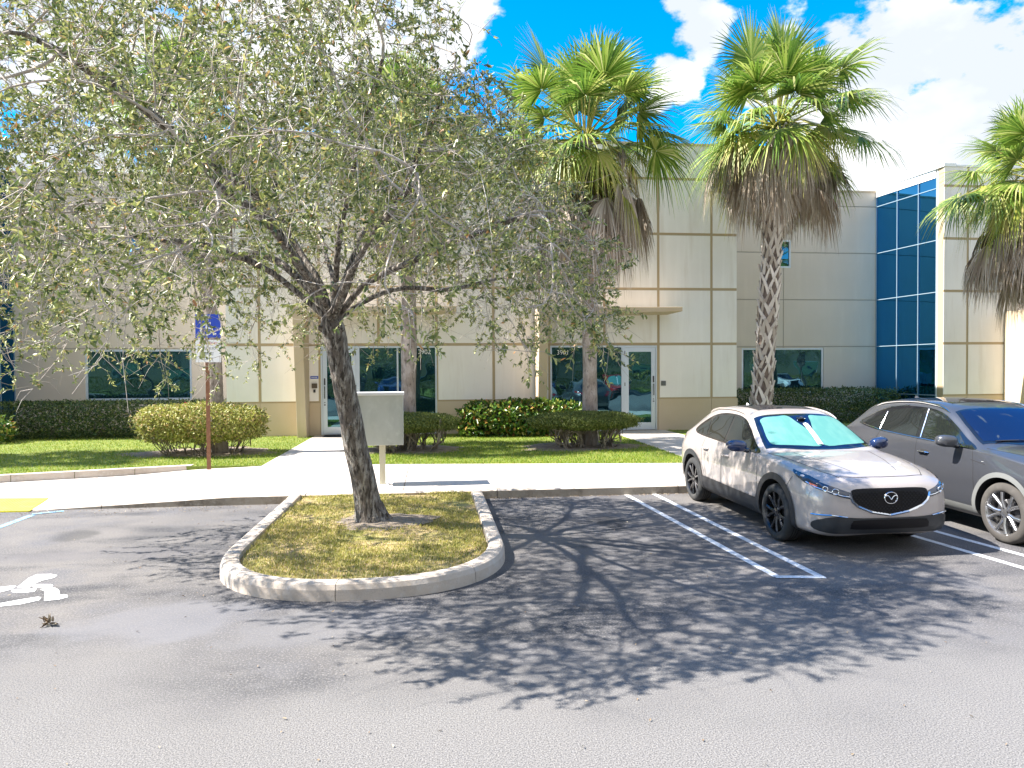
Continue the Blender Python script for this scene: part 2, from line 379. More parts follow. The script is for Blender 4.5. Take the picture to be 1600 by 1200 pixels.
for a, b in zip(xs[:-1], xs[1:]):
    swrow(a+.007, b-.007, 11.62, sw_back)
o = mb.build('sidewalk', M['concrete']); o['kind'] = 'structure'
# kerb along the sidewalk (front step)
mb = MB(); mb.m = 0
for a, b in zip(np.arange(-17.2, 31, 3.04)[:-1], np.arange(-17.2, 31, 3.04)[1:]):
    n = 8
    for i in range(n):
        xa, xb = a+(b-a)*i/n+(.006 if i == 0 else 0), a+(b-a)*(i+1)/n-(.006 if i == n-1 else 0)
        za, zb = sw_z(xa)+.002, sw_z(xb)+.002
        P0 = [(xa, 11.45, -.1), (xa, 11.455, za-.02), (xa, 11.475, za-.003), (xa, 11.615, za)]
        P1 = [(xb, 11.45, -.1), (xb, 11.455, zb-.02), (xb, 11.475, zb-.003), (xb, 11.615, zb)]
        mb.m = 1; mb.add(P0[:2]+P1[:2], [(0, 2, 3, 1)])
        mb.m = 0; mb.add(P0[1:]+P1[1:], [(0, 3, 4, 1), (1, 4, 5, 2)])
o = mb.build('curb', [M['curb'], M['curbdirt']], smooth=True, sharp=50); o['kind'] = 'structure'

# walkways up to the two doors
def walkway(x0, x1, y0, y1, n):
    mb = MB()
    for i in range(n):
        a = y0+(y1-y0)*i/n+.004; b = y0+(y1-y0)*(i+1)/n-.004
        mb.box(x0, x1, a, b, -.1, .142)
    o = mb.build('walkway', M['concrete'], bevel=.004); o['kind'] = 'structure'
walkway(-3.5, -1.75, 14.98, YF-.02, 4)
walkway(5.5, 7.35, 14.24, YF-.02, 4)
# lawn, bordered by a low kerb where the sidewalk ramps down
def lawn(name, x0, x1, y1, xsl, m_=M['lawn'], z=.135):
    xs_ = np.linspace(x0, x1, xsl); mb = MB()
    for a, b in zip(xs_[:-1], xs_[1:]):
        ya, yb = sw_back(a)+(.06 if a < -4.9 else .004), sw_back(b)+(.06 if b < -4.9 else .004)
        mb.add([(a, ya, z), (b, yb, z), (b, y1, z), (a, y1, z)], [(0, 1, 2, 3)]); mb.add([(a, ya, z), (b, yb, z), (b, yb, -.05), (a, ya, -.05)], [(3, 2, 1, 0)])
    o = mb.build(name, m_); o['kind'] = 'structure'
lawn('lawn', -17, -3.505, YR, 24); lawn('lawn', -1.745, 5.495, YF, 12); lawn('lawn', 7.355, 30, YR, 20)
mb = MB()
for a, b in zip(np.linspace(-17, -4.95, 13)[:-1], np.linspace(-17, -4.95, 13)[1:]):
    a += .005; b -= .005
    ya, yb = sw_back(a), sw_back(b)
    mb.add([(a, ya, -.05), (b, yb, -.05), (b, yb+.01, .15), (a, ya+.01, .15), (a, ya+.17, .155), (b, yb+.17, .155)], [(0, 1, 2, 3), (3, 2, 5, 4)])
o = mb.build('curb', M['curb']); o['kind'] = 'structure'

# planted island
IC, IA, IB = (-.72, 8.1), 1.53, 1.58
def island_outline(off, y1=11.45):
    a, b = IA-off, IB-off; pts = [(IC[0]-a, y1)]
    for k in range(7): pts.append((IC[0]-a, y1-(y1-IC[1])*(k+1)/8))
    for k in range(0, 41):
        th = math.pi+math.pi*k/40
        e = .86
        c_, s_ = math.cos(th), math.sin(th)
        pts.append((IC[0]+a*math.copysign(abs(c_)**e, c_), IC[1]+b*math.copysign(abs(s_)**e, s_)))
    for k in range(7): pts.append((IC[0]+a, IC[1]+(y1-IC[1])*(k+1)/8))
    pts.append((IC[0]+a, y1)); return pts
prof = [(0, -.1), (.01, .10), (.03, .145), (.055, .158), (.165, .158), (.19, .148), (.20, -.05)]
rings = [island_outline(o_) for o_, z in prof]
mb = MB(); n = len(rings[0])
cuts = {3, 17, 27, 38, 50}
for i in range(n-1):
    g0 = .006 if i in cuts else 0
    for k in range(len(prof)-1):
        A, B, C_, D_ = (Vector((*rings[k][i], prof[k][1])), Vector((*rings[k][i+1], prof[k][1])), Vector((*rings[k+1][i+1], prof[k+1][1])), Vector((*rings[k+1][i], prof[k+1][1])))
        if g0:
            d = (B-A).normalized()*g0; A = A+d; D_ = D_+d
        mb.add([A, B, C_, D_], [(0, 1, 2, 3)])
o = mb.build('island_curb', M['curb'], smooth=True, sharp=60); o['kind'] = 'structure'
inner = island_outline(.20)
nr = 14; V = []; F = []
cx, cy = -.72, 9.3
TB = G(583, 833); TB.z = 0.12
def soil_z(x, y):
    d = math.hypot(x-TB.x, y-TB.y)
    return .115+.05*math.exp(-(d/.9)**2)+.012*math.sin(x*5+1)*math.sin(y*4)
for r_ in range(nr+1):
    for p in inner:
        x, y = cx+(p[0]-cx)*r_/nr, cy+(p[1]-cy)*r_/nr
        V.append((x, y, soil_z(x, y)-(.02 if r_ == nr else 0)))
ni = len(inner)
F = [(r_*ni+i, (r_+1)*ni+i, (r_+1)*ni+(i+1) % ni, r_*ni+(i+1) % ni) for r_ in range(nr) for i in range(ni)]
o = np_mesh('island_soil', V, F, M['island_soil'], smooth=True); o['kind'] = 'structure'

# bare earth round the tree and under the clipped bushes
def disc(name, c, rx, ry, z, m_, bump=.02, seed=0):
    r_ = random.Random(seed); mb = MB(); n_ = 40; ph = [r_.uniform(0, 6) for _ in range(4)]
    vs_ = [(c[0], c[1], z+bump)]; fs_ = []
    for q, f_ in enumerate((.5, .8, 1)):
        for k in range(n_):
            th = 2*math.pi*k/n_
            w_ = 1+.13*math.sin(3*th+ph[0])+.08*math.sin(7*th+ph[1])+.05*math.sin(13*th+ph[2])
            vs_.append((c[0]+rx*w_*f_*math.cos(th), c[1]+ry*w_*f_*math.sin(th), z+bump*(1-f_**2)-(.012 if q == 2 else 0)))
    for k in range(n_):
        k2 = (k+1) % n_
        fs_.append((0, 1+k, 1+k2))
        for q in range(2): fs_.append((1+q*n_+k, 1+(q+1)*n_+k, 1+(q+1)*n_+k2, 1+q*n_+k2))
    mb.add(vs_, fs_); o = mb.build(name, m_, smooth=True); o['kind'] = 'structure'; return o
disc('bare_soil', (TB.x+.15, TB.y), .62, .5, .165, M['mulch'], .025, 1)
SOIL = [((-5.5, 17.9), 1.75, 1.1), ((-.6, 17.6), 1.5, .95), ((3.7, 17.6), 1.6, 1.0)]
for i, (c, rx, ry) in enumerate(SOIL): disc('bare_soil', c, rx, ry, .145, M['mulch'], .03, 5+i)

# grass blades
def blades(name, pts, h, wd, m_, lean=.5):
    n_ = len(pts); P = np.array(pts, np.float32)
    a = rng.uniform(0, 2*np.pi, n_); D = np.stack([np.cos(a), np.sin(a), np.zeros(n_)], 1)
    S = np.stack([-np.sin(a), np.cos(a), np.zeros(n_)], 1)
    H = (h*rng.uniform(.5, 1.3, n_))[:, None]; L_ = (lean*rng.uniform(.1, 1.4, n_))[:, None]; Wd = (wd*rng.uniform(.6, 1.3, n_))[:, None]
    Z = np.array([[0, 0, 1.0]])
    V = np.stack([P-S*Wd, P+S*Wd, P+S*Wd*.6+D*H*L_*.4+Z*H*.6, P-S*Wd*.6+D*H*L_*.4+Z*H*.6, P+D*H*L_+Z*H*.9], 1).reshape(-1, 3)
    b = np.arange(n_)[:, None]*5
    F = np.concatenate([b+np.array([[0, 1, 2]]), b+np.array([[0, 2, 3]]), b+np.array([[3, 2, 4]])])
    o = np_mesh(name, V, F, m_); o['kind'] = 'stuff'; return o
def insoil(x, y, sl):
    for (c, rx, ry) in sl:
        if ((x-c[0])/rx)**2+((y-c[1])/ry)**2 < random.uniform(.55, 1.0): return True
    return False
def scatter(x0, x1, yf0, y1, n_, z=.135):
    pts = []
    while len(pts) < n_:
        x = random.uniform(x0, x1); y = yf0(x)+(y1-yf0(x))*random.random()**1.35
        if insoil(x, y, SOIL): continue
        pts.append((x, y, z))
    return pts
blades('grass', scatter(-14, -3.5, lambda x: sw_back(x)+(.17 if x < -4.9 else 0), 23, 46000), .045, .005, M['grass'])
blades('grass', scatter(-1.75, 5.5, sw_back, 21.5, 38000), .045, .005, M['grass'])
blades('grass', scatter(7.35, 16, sw_back, 24, 12000), .045, .006, M['grass'])
pts = []
while len(pts) < 34000:
    x = random.uniform(-2.1, .65); y = random.uniform(6.7, 11.44)
    dx, dy = (x-IC[0])/(IA-.2), (y-IC[1])/(IB-.2)
    if y < IC[1] and abs(dx)**2.3+abs(dy)**2.3 > .99: continue
    if abs(dx) > .99: continue
    if insoil(x, y, [((TB.x+.15, TB.y), .65, .5)]) and random.random() < .97: continue
    nz_ = math.sin(x*3.1+y*2.2)+math.sin(x*1.3-y*4.1+2)+.8*math.sin(x*7+y*5)
    if nz_ < random.uniform(-2.4, .9): continue
    pts.append((x, y, soil_z(x, y)-.002))
blades('grass', pts, .035, .0045, M['grassdry'], .9)

# ------------------------------------------------------------------ paint on the asphalt
def strip(name, p, q, wd, m_, z=.004):
    p, q = Vector(p), Vector(q); d = (q-p).normalized(); s_ = Vector((-d.y, d.x, 0))*wd/2
    mb = MB(); k = 24
    for i in range(k):
        a, b = p.lerp(q, i/k), p.lerp(q, (i+1)/k)
        mb.add([(*(a-s_).xy, z), (*(b-s_).xy, z), (*(b+s_).xy, z), (*(a+s_).xy, z)], [(0, 1, 2, 3)])
    o = mb.build(name, m_); o['kind'] = 'structure'; return o
A0, A1, B0, B1 = G(969, 768), G(1215, 902), G(1014, 768), G(1285, 903)
A0 = A0.lerp(A1, .012); B0 = B0.lerp(B1, .012)
strip('parking_line', A0, A1, .085, M['paint_white']); strip('parking_line', B0, B1, .085, M['paint_white'])
strip('parking_line', A1+Vector((-.03, .0, 0)), B1+Vector((.03, 0, 0)), .085, M['paint_white'], .008)
C0, C1 = G(1439, 841), G(1538, 870)
dC = (C1-C0).normalized()
C1 = C0+dC*1.6; Cb = C0-dC*3.3
strip('parking_line', Cb, C1, .09, M['paint_white']); sh = Vector((.46, 0, 0))
strip('parking_line', Cb+sh, C1+sh, .09, M['paint_white']); strip('parking_line', C1+Vector((-.04, 0, 0)), C1+sh+Vector((.04, 0, 0)), .09, M['paint_white'], .008)
strip('parking_line', G(-30, 835), G(50, 805), .10, M['paint_blue']); strip('parking_line', G(50, 804), G(100, 799), .07, M['paint_blue'], .008)
mbs = MB()
def pxpoly(pts, ox, oy, s_, z=.004):
    mbs.add([tuple(G(ox+x/s_, oy+y/s_, z)) for x, y in pts][::-1], [tuple(range(len(pts)))])
for pl in ([(98, 893), (165, 838), (215, 815), (300, 813), (336, 820), (320, 834), (250, 850), (205, 868), (172, 893)],
           [(188, 886), (205, 873), (300, 873), (312, 880), (298, 892), (200, 894)],
           [(62, 913), (80, 902), (215, 899), (204, 914), (150, 922), (80, 922)],
           [(233, 902), (320, 893), (345, 905), (352, 935), (395, 935), (398, 948), (345, 962), (258, 970), (264, 915)],
           [(-160, 930), (-60, 895), (0, 890), (85, 880), (97, 886), (60, 905), (0, 920), (-150, 950)],
           [(-160, 1010), (0, 985), (100, 966), (225, 946), (242, 952), (230, 966), (120, 990), (0, 1003), (-160, 1030)],
           [(-300, 960), (-250, 930), (-215, 935), (-260, 975), (-250, 1010), (-160, 1012), (-160, 1030), (-260, 1030), (-300, 1000)]):
    pxpoly(pl, 0, 680, 3.75)
o = mbs.build('wheelchair_marking', M['paint_fresh']); o['kind'] = 'structure'
# tactile plate on the ramp: little domes
mb = MB(); q = [G(-70, 779, .02), G(76, 778, .02), G(46, 798, .02), G(-120, 801, .02)]
zt = .022
mb.add([(p.x, p.y, zt) for p in q][::-1]+[(p.x, p.y, .0) for p in q][::-1], [(0, 1, 2, 3), (0, 4, 5, 1), (1, 5, 6, 2), (2, 6, 7, 3), (3, 7, 4, 0)])
for i in range(30):
    for j in range(12):
        u, v = (i+.5)/30, (j+.5)/12
        c = q[0].lerp(q[1], u).lerp(q[3].lerp(q[2], u), v)
        mb.lathe([(.012, zt), (.009, zt+.005), (.0005, zt+.006)], 6, c=(c.x, c.y, 0))
tag(mb.build('tactile_plate', M['paint_yellow']), 'yellow tactile warning plate set in the sidewalk ramp', 'paving plate')
# leaf litter and grit on the asphalt, one mesh
P = []
for i in range(1300):
    t = random.random()
    if t < .5: p = (random.uniform(.9, 9), 11.44-abs(random.gauss(0, .06)), .006)
    elif t < .8: p = (random.uniform(-7, -2.4), 11.4-abs(random.gauss(0, .25)), .006)
    else: p = (random.uniform(-6, 5), random.uniform(3.0, 11.2), .006)
    P.append(p)
P = np.array(P); n_ = len(P); a = rng.uniform(0, 6.28, n_)
D = np.stack([np.cos(a), np.sin(a), rng.uniform(0, .5, n_)], 1); D = nrmz(D)
N_ = nrmz(np.stack([rng.normal(0, .4, n_), rng.normal(0, .4, n_), np.ones(n_)], 1))
V, F = leaf_arrays(P, D, N_, rng.uniform(.012, .032, n_), rng.uniform(.006, .014, n_))
M['litter'] = mat('leaf_litter', rough=.8, island=[(0, (.10, .06, .035)), (.4, (.22, .15, .09)), (.8, (.36, .28, .18)), (1, (.5, .44, .33))])
o = np_mesh('leaf_litter', V, F, M['litter']); o['kind'] = 'stuff'

# ================================================================== office building
BLD = empty('office_building', (0, 23, 0), 'two storey cream and tan stucco office building behind the palms', 'building')
BLD.location = (0, 0, 0)
def rects_minus(x0, x1, z0, z1, holes):
    xs_ = sorted({x0, x1, *[min(max(h[i], x0), x1) for h in holes for i in (0, 1)]})
    zs_ = sorted({z0, z1, *[min(max(h[i], z0), z1) for h in holes for i in (2, 3)]})
    out_ = []
    for a, b in zip(xs_[:-1], xs_[1:]):
        run = None
        for c_, d in zip(zs_[:-1], zs_[1:]):
            mx_, mz = (a+b)/2, (c_+d)/2
            inside = any(h[0] < mx_ < h[1] and h[2] < mz < h[3] for h in holes)
            if inside:
                if run: out_.append((a, b, *run)); run = None
            else: run = (run[0], d) if run else (c_, d)
        if run: out_.append((a, b, *run))
    return out_
ZR = [1.135, 2.873, 4.611, 6.349, 8.087]
def front_wall(x0, x1, Y, top, vx, holes, gap, pm, gm, base_m, parent, dep=.3, low=ZR[0]):
    """stucco wall with openings; panels stand 15 mm proud of the joints"""
    mb = MB()
    mb.m = 0
    for (a, b, c_, d) in rects_minus(x0, x1, -.1, top, holes): mb.box(a, b, Y+.015, Y+dep, c_, d)
    xs_ = [x0-gap/2]+sorted(vx)+[x1+gap/2]; zs_ = [low]+[z for z in ZR if z > low+.1 and z < top-.2]+[top+gap/2]
    mb.m = 1
    for a, b in zip(xs_[:-1], xs_[1:]):
        for c_, d in zip(zs_[:-1], zs_[1:]):
            for (p, q_, r_, s_) in rects_minus(a+gap/2, b-gap/2, c_+gap/2, d-gap/2, [(h[0]-.0, h[1]+.0, h[2]-.0, h[3]+.0) for h in holes]):
                mb.box(p, q_, Y, Y+.016, r_, s_)
        if low > 0:
            mb.m = 2
            for (p, q_, r_, s_) in rects_minus(a+.008, b-.008, -.1, low-.008, holes): mb.box(p, q_, Y-.004, Y+.016, r_, s_)
            mb.m = 1
    return mb.build('wall', [gm, pm, base_m], parent)

VX = [8.891+k*1.748 for k in range(-8, 1)]
# storefront openings
d1 = (W(501, 600, YF).x, W(559, 600, YF).x); w1 = (d1[1], W(683, 600, YF).x)
d2 = (W(974, 600, YF).x, W(1027, 600, YF).x); w2 = (W(860, 600, YF).x, d2[0])
HT = 2.83
XA, XB = -6.05, 9.73
front_wall(XA, XB, YF, 9.15, VX, [(d1[0], w1[1], .14, HT), (w2[0], d2[1], .14, HT)], .085, M['panel'], M['groove'], M['tan'], BLD)
for q in (XA, XB-.3):
    mb = MB(); mb.box(q, q+.3, YF+.3, YR+4, -.1, 9.15); mb.build('side_wall', M['panel'], BLD)
mb = MB(); mb.box(XA-.02, XB+.02, YF-.03, YF+.33, 9.15, 9.21); mb.box(XA-.02, XA+.32, YF+.33, YR+4, 9.15, 9.21); mb.box(XB-.32, XB+.02, YF+.33, YR+4, 9.15, 9.21)
mb.build('coping', M['tan'], BLD)
for q in ((XA+.3, XB-.3, YF+.3, YR+20, 8.5, 8.6), (-30, XA, YR+.3, YR+20, 8.0, 8.1), (XB, 32, YR+.3, YR+20, 8.0, 8.1)):
    mb = MB(); mb.box(*q); mb.build('roof', M['roofing'], BLD)
mb = MB(); mb.box(-30, 32, YR+19.7, YR+20, -.1, 8.6); mb.build('rear_wall', M['panel_grey'], BLD)

# recessed walls either side
XL = W(24, 600, YR).x; XR = W(1368, 600, YR).x
def hole(x0p, x1p, yt, yb, Y):
    return (W(x0p, yt, Y).x, W(x1p, yt, Y).x, W((x0p+x1p)/2, yb, Y).z, W((x0p+x1p)/2, yt, Y).z)
hR = hole(1159, 1287, 543.5, 614, YR); hS = hole(1212, 1235.5, 375, 418.5, YR); hL = hole(132, 299, 546, 625.5, YR)
front_wall(XB-.3, XR+.6, YR, 8.62, [W(1224, 500, YR).x], [hR, hS], .035, M['panel_grey'], M['groove_grey'], M['panel_grey'], BLD, low=ZR[0])
front_wall(XL-.6, XA+.3, YR, 8.62, [W(215, 500, YR).x], [hL], .035, M['panel_grey'], M['groove_grey'], M['panel_grey'], BLD, low=ZR[0])
for q0, q1 in ((XB-.02, XR+.1), (XL-.1, XA+.02)):
    mb = MB(); mb.box(q0, q1, YR-.03, YR+.33, 8.62, 8.68); mb.build('coping', M['tan'], BLD)

# wings with a glazed return wall
M['mullion'] = mat('blue_grey_mullion', (.30, .42, .50), .4, metal=.3)
def wing(x0, x1, vx, gx_front, gx_back, sgn, top=8.72):
    front_wall(x0, x1, YF, top, vx, [], .085, M['panel'], M['groove'], M['tan'], BLD)
    # pier face, then the glass plane from front to back
    pa, pb = Vector((gx_front, YF+.36, 0)), Vector((gx_back, YR-.02, 0))
    mbp = MB(); xe = gx_front+.3*sgn
    mbp.box(min(gx_front, xe), max(gx_front, xe), YF+.3, YF+.36, -.1, top)
    mbp.prism([(pa.x+.08*sgn, pa.y), (pb.x+.08*sgn, pb.y), (pb.x+.35*sgn, pb.y+.2), (pa.x+.35*sgn, pa.y)][::int(1)], -.1, top-.02)
    mbp.build('side_wall', M['panel'], BLD)
    top_g = top-.28
    # coping in white metal running back along the glass
    mbc = MB(); mbc.prism([(pa.x-.04*sgn, YF-.03), (pb.x-.04*sgn, pb.y), (pb.x+.4*sgn, pb.y), (pa.x+.4*sgn, YF-.03)], top, top+.10)
    mbc.prism([(pa.x-.03*sgn, YF+.38), (pb.x-.03*sgn, pb.y), (pb.x+.07*sgn, pb.y), (pa.x+.07*sgn, YF+.38)], top_g, top-.001)
    mbc.box(min(x0, x1)+(.42 if sgn > 0 else 0), max(x0, x1)-(.42 if sgn < 0 else 0), YF-.03, YF+.33, top, top+.06)
    mbc.build('coping', M['coping'], BLD)
    cw = MB(); cw.prism([(pa.x+.02*sgn, pa.y), (pb.x+.02*sgn, pb.y), (pb.x+.07*sgn, pb.y), (pa.x+.07*sgn, pa.y)], .25, top_g)
    cwo = cw.build('curtain_wall', M['glass_blue'], BLD)
    ml = MB()
    d = (pb-pa)
    for t in (0.0, .28, .63, 1.0):
        c_ = pa+d*t; ml.box(c_.x-.016, c_.x+.016, c_.y-.012, c_.y+.012, .2, top_g)
    for z in ZR:
        if z < top_g: ml.prism([(pa.x-.012*sgn, pa.y), (pb.x-.012*sgn, pb.y), (pb.x+.02*sgn, pb.y), (pa.x+.02*sgn, pa.y)], z-.012, z+.012)
    ml.build('mullion', M['mullion'], cwo)
    # low threshold of stucco under the glass
    lw = MB(); lw.prism([(pa.x-.01*sgn, pa.y), (pb.x-.01*sgn, pb.y), (pb.x+.07*sgn, pb.y), (pa.x+.07*sgn, pa.y)], -.1, .2); lw.build('wall', M['tan'], BLD)
gxF = W(1474.5, 500, YF).x
wing(gxF, 32, [W(1511.5, 500, YF).x+k*1.748 for k in range(0, 8)], gxF, XR, 1)
gxL = W(-58, 500, YF).x
wing(-30, gxL, [gxL-.9-k*1.748 for k in range(0, 7)], gxL, XL, -1)

# portals: a fin that leans out and a canopy blade
def portal(xf, xend, left_end=None):
    y0, yb, yt = YF-.005, YF-.55, YF-1.15
    fw = .27
    mb = MB()
    pf = [(y0, .02), (yb, .02), (yt, 3.93), (y0, 3.93)]
    mb.add([(xf, y, z) for y, z in pf]+[(xf+fw, y, z) for y, z in pf], [(0, 1, 2, 3), (7, 6, 5, 4), (0, 4, 5, 1), (1, 5, 6, 2), (2, 6, 7, 3), (3, 7, 4, 0)])
    mb.build('portal_fin', M['tan'], BLD, bevel=.008)
    mb = MB(); x0 = xf+fw
    a = [(x0, yt, 3.70), (x0, y0, 3.70), (x0, y0, 3.93), (x0, yt, 3.93)]
    b = [(xend, yt-.18, 3.80), (xend, y0, 3.80), (xend, y0, 3.93), (xend, yt-.18, 3.93)]
    mb.add(a+b, [(0, 3, 2, 1), (4, 5, 6, 7), (0, 1, 5, 4), (1, 2, 6, 5), (2, 3, 7, 6), (3, 0, 4, 7)])
    mb.build('canopy', M['tan'], BLD, bevel=.008)
portal(W(483, 560, YF).x-.27, W(713, 485, YF-1.3).x)
portal(W(835, 560, YF).x, W(1066, 486, YF-1.3).x)
portal(W(1568, 560, YF).x, 24.2)
portal(-22.3, -18.0)

# windows and doors
def window(x0, x1, z0, z1, Y, bars, fw=.055, gm=None, inset=.06):
    mb = MB(); ya, yb = Y+inset-.035, Y+inset+.06
    mb.box(x0, x1, ya, yb, z0, z0+fw); mb.box(x0, x1, ya, yb, z1-fw, z1); mb.box(x0, x0+fw, ya, yb, z0+fw, z1-fw); mb.box(x1-fw, x1, ya, yb, z0+fw, z1-fw)
    for b in bars: mb.box(b-fw*.45, b+fw*.45, ya+.003, yb, z0+fw, z1-fw)
    o = mb.build('window', M['alu'], BLD, bevel=.004)
    xs_ = [x0+fw]+[v for b in bars for v in (b-fw*.45, b+fw*.45)]+[x1-fw]
    for a, b in zip(xs_[::2], xs_[1::2]):
        pm = MB(); pm.box(a, b, Y+inset, Y+inset+.02, z0+fw, z1-fw); pm.build('pane', gm or M['glass'], o)
    return o
window(*hR, YR, [], .07); window(*hS, YR, [], .06, inset=.03); window(*hL, YR, [], .07)
window(w1[0], w1[1], .14, HT, YF, [(w1[0]+w1[1])/2])
window(w2[0], w2[1], .14, HT, YF, [(w2[0]+w2[1])/2])
def text(body, size, loc, m_, parent, name='lettering', rot=(math.pi/2, 0, 0), ext=.001, align='CENTER'):
    c = bpy.data.curves.new(name, 'FONT'); c.body = body; c.size = size; c.extrude = ext; c.align_x = align; c.align_y = 'CENTER'
    c.materials.append(m_); o = bpy.data.objects.new(name, c); col.objects.link(o); o.location = loc; o.rotation_euler = rot
    bpy.context.view_layer.update()
    me = bpy.data.meshes.new_from_object(o.evaluated_get(bpy.context.evaluated_depsgraph_get()))
    bpy.data.objects.remove(o); bpy.data.curves.remove(c)
    o = link(name, me, parent); o.location = loc; o.rotation_euler = rot
    return o
def door(x0, x1, hinge_right):
    z0, z1 = .15, HT; ya, yb = YF+.02, YF+.12
    fr = MB(); fr.box(x0, x0+.05, ya, yb, z0, z1); fr.box(x1-.05, x1, ya, yb, z0, z1); fr.box(x0+.05, x1-.05, ya, yb, z1-.06, z1)
    fr.build('door_frame', M['alu'], BLD, bevel=.003)
    a, b = x0+.056, x1-.056; s_ = .13; y1, y2 = ya+.012, yb-.02
    lf = MB(); lf.box(a, a+s_, y1, y2, z0+.01, z1-.066); lf.box(b-s_, b, y1, y2, z0+.01, z1-.066); lf.box(a+s_, b-s_, y1, y2, z1-.2, z1-.066); lf.box(a+s_, b-s_, y1, y2, z0+.01, z0+.24)
    o = lf.build('door', M['alu'], BLD, bevel=.004)
    pn = MB(); pn.box(a+s_, b-s_, y1+.02, y1+.035, z0+.24, z1-.2); pn.build('pane', M['glass'], o)
    hx = (a+s_*.45) if hinge_right else (b-s_*.45)
    h = MB(); h.tube([(hx, y1-.05, 1.25), (hx, y1-.05, 1.62)], .012, 8); h.tube([(hx, y1, 1.28), (hx, y1-.05, 1.28)], .01, 6); h.tube([(hx, y1, 1.59), (hx, y1-.05, 1.59)], .01, 6)
    h.box(hx-.022, hx+.022, y1-.012, y1-.0005, 1.66, 1.86)
    h.build('handle', M['alu_dark'], o)
    for zz, r_ in ((1.06, .022), (1.13, .016)):
        k = MB(); k.lathe([(.0005, -.02), (r_, -.02), (r_, 0)], 14, 'y', (hx, y1, zz)); k.build('lock', M['alu_dark'], o)
    xx = b-.0 if hinge_right else a
    for z in (.45, 1.55, 2.55):
        hg = MB(); hg.box(xx-.012, xx+.012, y1-.016, y1-.0005, z, z+.11); hg.build('hinge', M['alu_dark'], o)
    return o
D1 = door(d1[0], d1[1], True); D2 = door(d2[0], d2[1], False)
text('Su', .13, (W(518, 589, YF).x, YF+.048, W(518, 589, YF).z), M['white'], D1)
p = W(663, 550, YF); text('3902', .20, (p.x, YF+.054, p.z), M['white'], BLD, 'house_number')
p = W(880, 551, YF); text('3901', .20, (p.x, YF+.054, p.z), M['white'], BLD, 'house_number')
# door mat
mb = MB(); mb.box(-3.2, -2.1, YF-.62, YF-.03, .143, .155); tag(mb.build('door_mat', mat('rubber_mat', (.02, .022, .03), .9)), 'dark door mat in front of the left glass door', 'mat')
# wall boxes by the doors
p = W(491, 590, YF); mb = MB(); mb.box(p.x-.11, p.x+.12, YF-.012, YF-.001, p.z-.035, p.z+.045)
mb.build('name_plate', M['sign_blue'], BLD)
mb = MB()
for k in range(7): mb.box(p.x-.085+k*.026, p.x-.069+k*.026, YF-.0135, YF-.012, p.z-.012, p.z+.02)
mb.build('plate_marks', M['sign_white'], BLD)
p = W(492, 603, YF); mb = MB(); mb.box(p.x-.085, p.x+.075, YF-.05, YF-.001, p.z-.07, p.z+.075); mb.box(p.x-.07, p.x+.06, YF-.055, YF-.05, p.z-.03, p.z+.06)
mb.build('intercom', mat('intercom_bronze', (.12, .095, .07), .4, metal=.4), BLD, bevel=.004)
p = W(491.5, 611, YF); mb = MB(); mb.box(p.x-.03, p.x+.03, YF-.035, YF-.001, p.z-.045, p.z+.045); mb.build('card_reader', M['alu_dark'], BLD, bevel=.004)
p = W(1036.5, 599, YF); mb = MB(); mb.box(p.x-.075, p.x+.075, YF-.03, YF-.001, p.z-.07, p.z+.08); mb.box(p.x-.03, p.x+.03, YF-.035, YF-.03, p.z-.03, p.z+.03)
mb.build('wall_box', mat('bronze_box', (.13, .14, .14), .4, metal=.4), BLD, bevel=.004)

# ================================================================== signs and box on the sidewalk
bp = G(598, 757, .14)
BX = empty('utility_box', (bp.x, bp.y, .14), 'grey metal cabinet raised on a cream post beside the sidewalk', 'cabinet')
mb = MB(); mb.box(-.05, .05, -.05, .05, .0, .76); mb.build('post', M['postcream'], BX, bevel=.006)
mb = MB(); mb.box(-.11, .11, -.11, .11, 0, .012)
for sx in (-1, 1):
    for sy in (-1, 1): mb.tube([(sx*.085, sy*.085, .01), (sx*.085, sy*.085, .06)], .006, 6)
mb.build('base_plate', M['boxtop'], BX)
mb = MB(); mb.box(-.47, .36, -.2, .25, .69, 1.53); mb.build('cabinet', M['boxgrey'], BX, bevel=.008)
mb = MB(); mb.box(-.485, .375, -.235, .265, 1.53, 1.58); mb.build('lid', M['boxtop'], BX, bevel=.005)
BX.rotation_euler.z = R(2)

sp = G(327, 733, .13)
SG = empty('parking_sign', (sp.x, sp.y, .12), 'blue wheelchair parking sign on a brown steel post in the left lawn', 'sign')
mb = MB()
mb.add([(-.04, -.02, 0), (-.022, .02, 0), (.022, .02, 0), (.04, -.02, 0), (-.04, -.02, 2.9), (-.022, .02, 2.9), (.022, .02, 2.9), (.04, -.02, 2.9),],
       [(0, 1, 5, 4), (1, 2, 6, 5), (2, 3, 7, 6), (3, 0, 4, 7), (4, 5, 6, 7)])
for k in range(26): mb.box(-.006, .006, -.0215, -.019, .1+k*.105, .112+k*.105)
mb.build('post', M['rustpost'], SG)
def signz(py): return W(325, py, sp.y).z-.12
def signx(px): return W(px, 520, sp.y).x-sp.x
za, zb_, zc_, zd = signz(491), signz(528), signz(531), signz(566)
mb = MB(); mb.box(signx(306), signx(345.5), -.03, -.024, zb_, za); pl = mb.build('sign_panel', M['sign_blue'], SG)
